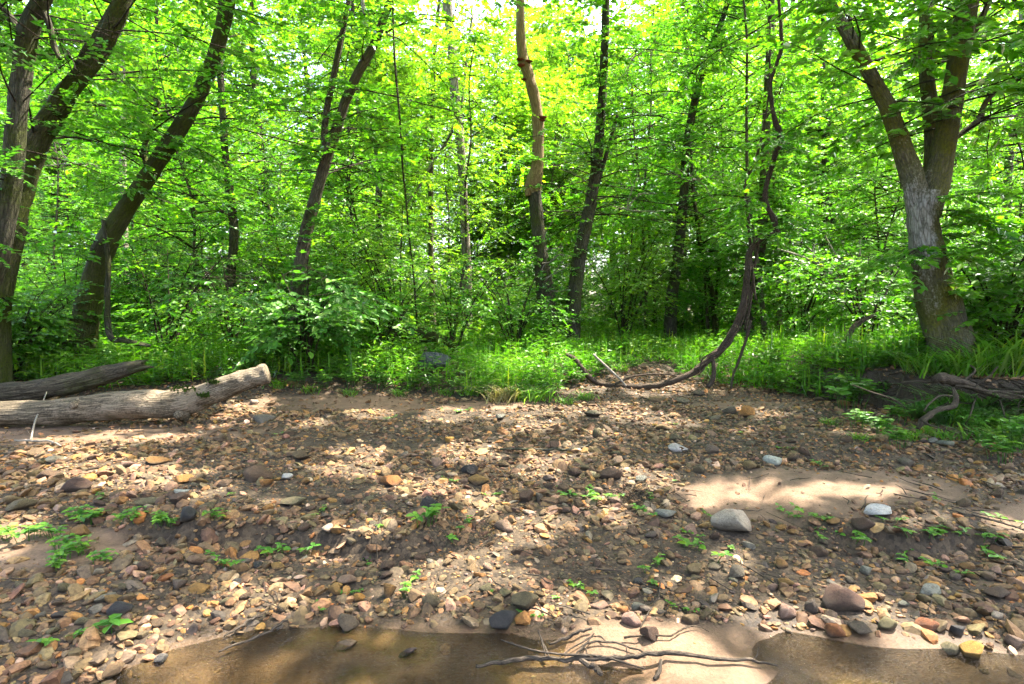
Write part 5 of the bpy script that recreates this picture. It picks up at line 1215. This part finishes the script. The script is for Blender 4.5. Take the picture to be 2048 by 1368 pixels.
for u, v, s in [(1850, 870, .7), (1890, 880, .7), (1770, 862, .6), (1740, 850, .7), (2020, 890, 1.1), (2040, 870, 1.3), (1660, 850, .5), (1720, 880, .5), (1820, 880, .6), (1170, 800, .8), (1130, 808, .7), (940, 790, .8), (890, 790, .7), (700, 790, .7), (620, 785, .8), (560, 775, .9), (420, 755, 1.0), (340, 745, 1.1), (300, 765, .7), (1630, 770, .9), (1560, 760, .9), (1480, 760, .8), (1240, 742, .9), (800, 792, .7)]:
    dup(tf, G(u, v), rng.uniform(0, 6), s)
for u, v, Y, h in [(1880, 722, 6.9, .6), (1930, 728, 6.8, .7), (1980, 720, 6.8, .9), (2030, 715, 6.9, 1.0), (1840, 735, 7.2, .5), (1905, 735, 6.6, .5)]:
    tuft('long-bladed grass clump growing on top of the cut bank', gp(u, v, Y), 90, h, .35, 'grass', 'long grass clumps on top of the cut bank', 'grass_clump')
# leafy weeds at the edge of the gravel
wp = seedling_proto(9, .075, .22, G(60, 775), 'leafy green weed at the edge of the gravel under the trees', 'leafy weeds along the gravel edge', tiers=3)
for u, v, s in [(20, 760, 1.2), (110, 762, 1.1), (150, 770, .8), (310, 775, .8), (470, 770, 1.0), (530, 768, 1.0), (590, 778, 1.0), (650, 780, 1.0), (700, 778, 1.0), (760, 782, 1.1), (820, 782, 1.0), (870, 785, 1.0), (920, 788, 1.0), (1540, 740, 1.3), (1770, 800, .8), (1790, 850, .9), (1760, 870, .8), (1720, 860, .9), (1800, 900, .8), (1940, 868, .8), (2030, 900, 1.3), (2010, 930, 1.0), (2045, 860, 1.4), (1150, 770, .9), (1210, 750, 1.1), (1085, 790, .9)]:
    dup(wp, G(u, v), rng.uniform(0, 6), s)

# ------------------------------------------------------------------ labels of the many small things: by the stone or landmark they lie nearest to
tops = [o for o in C.objects if o.parent is None and 'label' in o]
refs = [(o.location.copy(), o['label']) for o in tops if o.name.split('.')[0] == 'stone' and 'group' not in o and len(o['label'].split()) <= 9]
refs += [(Vector(G(u, v)), t) for u, v, t in [(250, 760, 'darker rough-barked log'), (520, 790, 'raised sawn log end'), (1008, 800, 'straw-coloured grass tuft'), (1150, 740, 'left tip of the grapevine'), (1300, 775, 'lowest bend of the grapevine'), (1430, 770, 'foot of the grapevine'), (1700, 820, 'tall broad-leaved weed'),
        (1880, 830, 'root tangle'), (1600, 750, 'lower end of the grey dead branch'), (1270, 1000, 'dark root mat'), (1650, 985, 'sunlit sand patch'), (866, 740, 'blue-grey shape'), (1100, 906, 'dark curved stick mid bar'), (0, 860, 'frame edge end of the sawn log'), (2030, 880, 'frame edge below the root tangle')]]
WORD = ['nearest', 'second nearest', 'third nearest', 'fourth nearest', 'fifth nearest', 'sixth nearest', 'seventh nearest', 'eighth nearest']
def label_near(objs, noun):
    used = set()
    for o in objs:
        best = None
        for loc, ref in sorted(refs, key=lambda r: (r[0] - o.location).length)[:14]:
            d = (loc - o.location).length
            rank = sum((loc - q.location).length < d for q in objs)
            if rank < len(WORD) and (rank, ref) not in used and (best is None or rank + d * .5 < best[0]): best = (rank + d * .5, rank, ref)
        if best: used.add(best[1:]); o['label'] = '%s %s to the %s' % (noun, WORD[best[1]], best[2])
for kn, say in SAY.items(): label_near([o for o in tops if o.get('group') == 'loose %s cobbles of the gravel bar' % say], say + ' cobble')
label_near([o for o in tops if o.get('group') == SG], 'green seedling')
label_near([o for o in tops if o.get('group') == 'seedling clumps along the left scarp'], 'seedling clump')
label_near([o for o in tops if o.get('group') == 'leafy weeds along the gravel edge'], 'leafy weed')
label_near([o for o in tops if o.get('group') == 'grass tufts hanging over the cut bank'], 'hanging grass tuft')
label_near([o for o in tops if o.get('group') == 'short grass tufts at the gravel edge'], 'short grass tuft')
L = sorted([o for o in tops if o.get('group') == 'long grass clumps on top of the cut bank'], key=lambda o: o.location.x)
for i, o in enumerate(L): o['label'] = '%s of the long grass clumps on the bank, counting from the grey branch' % (NTH[i].replace('foremost', 'first'))
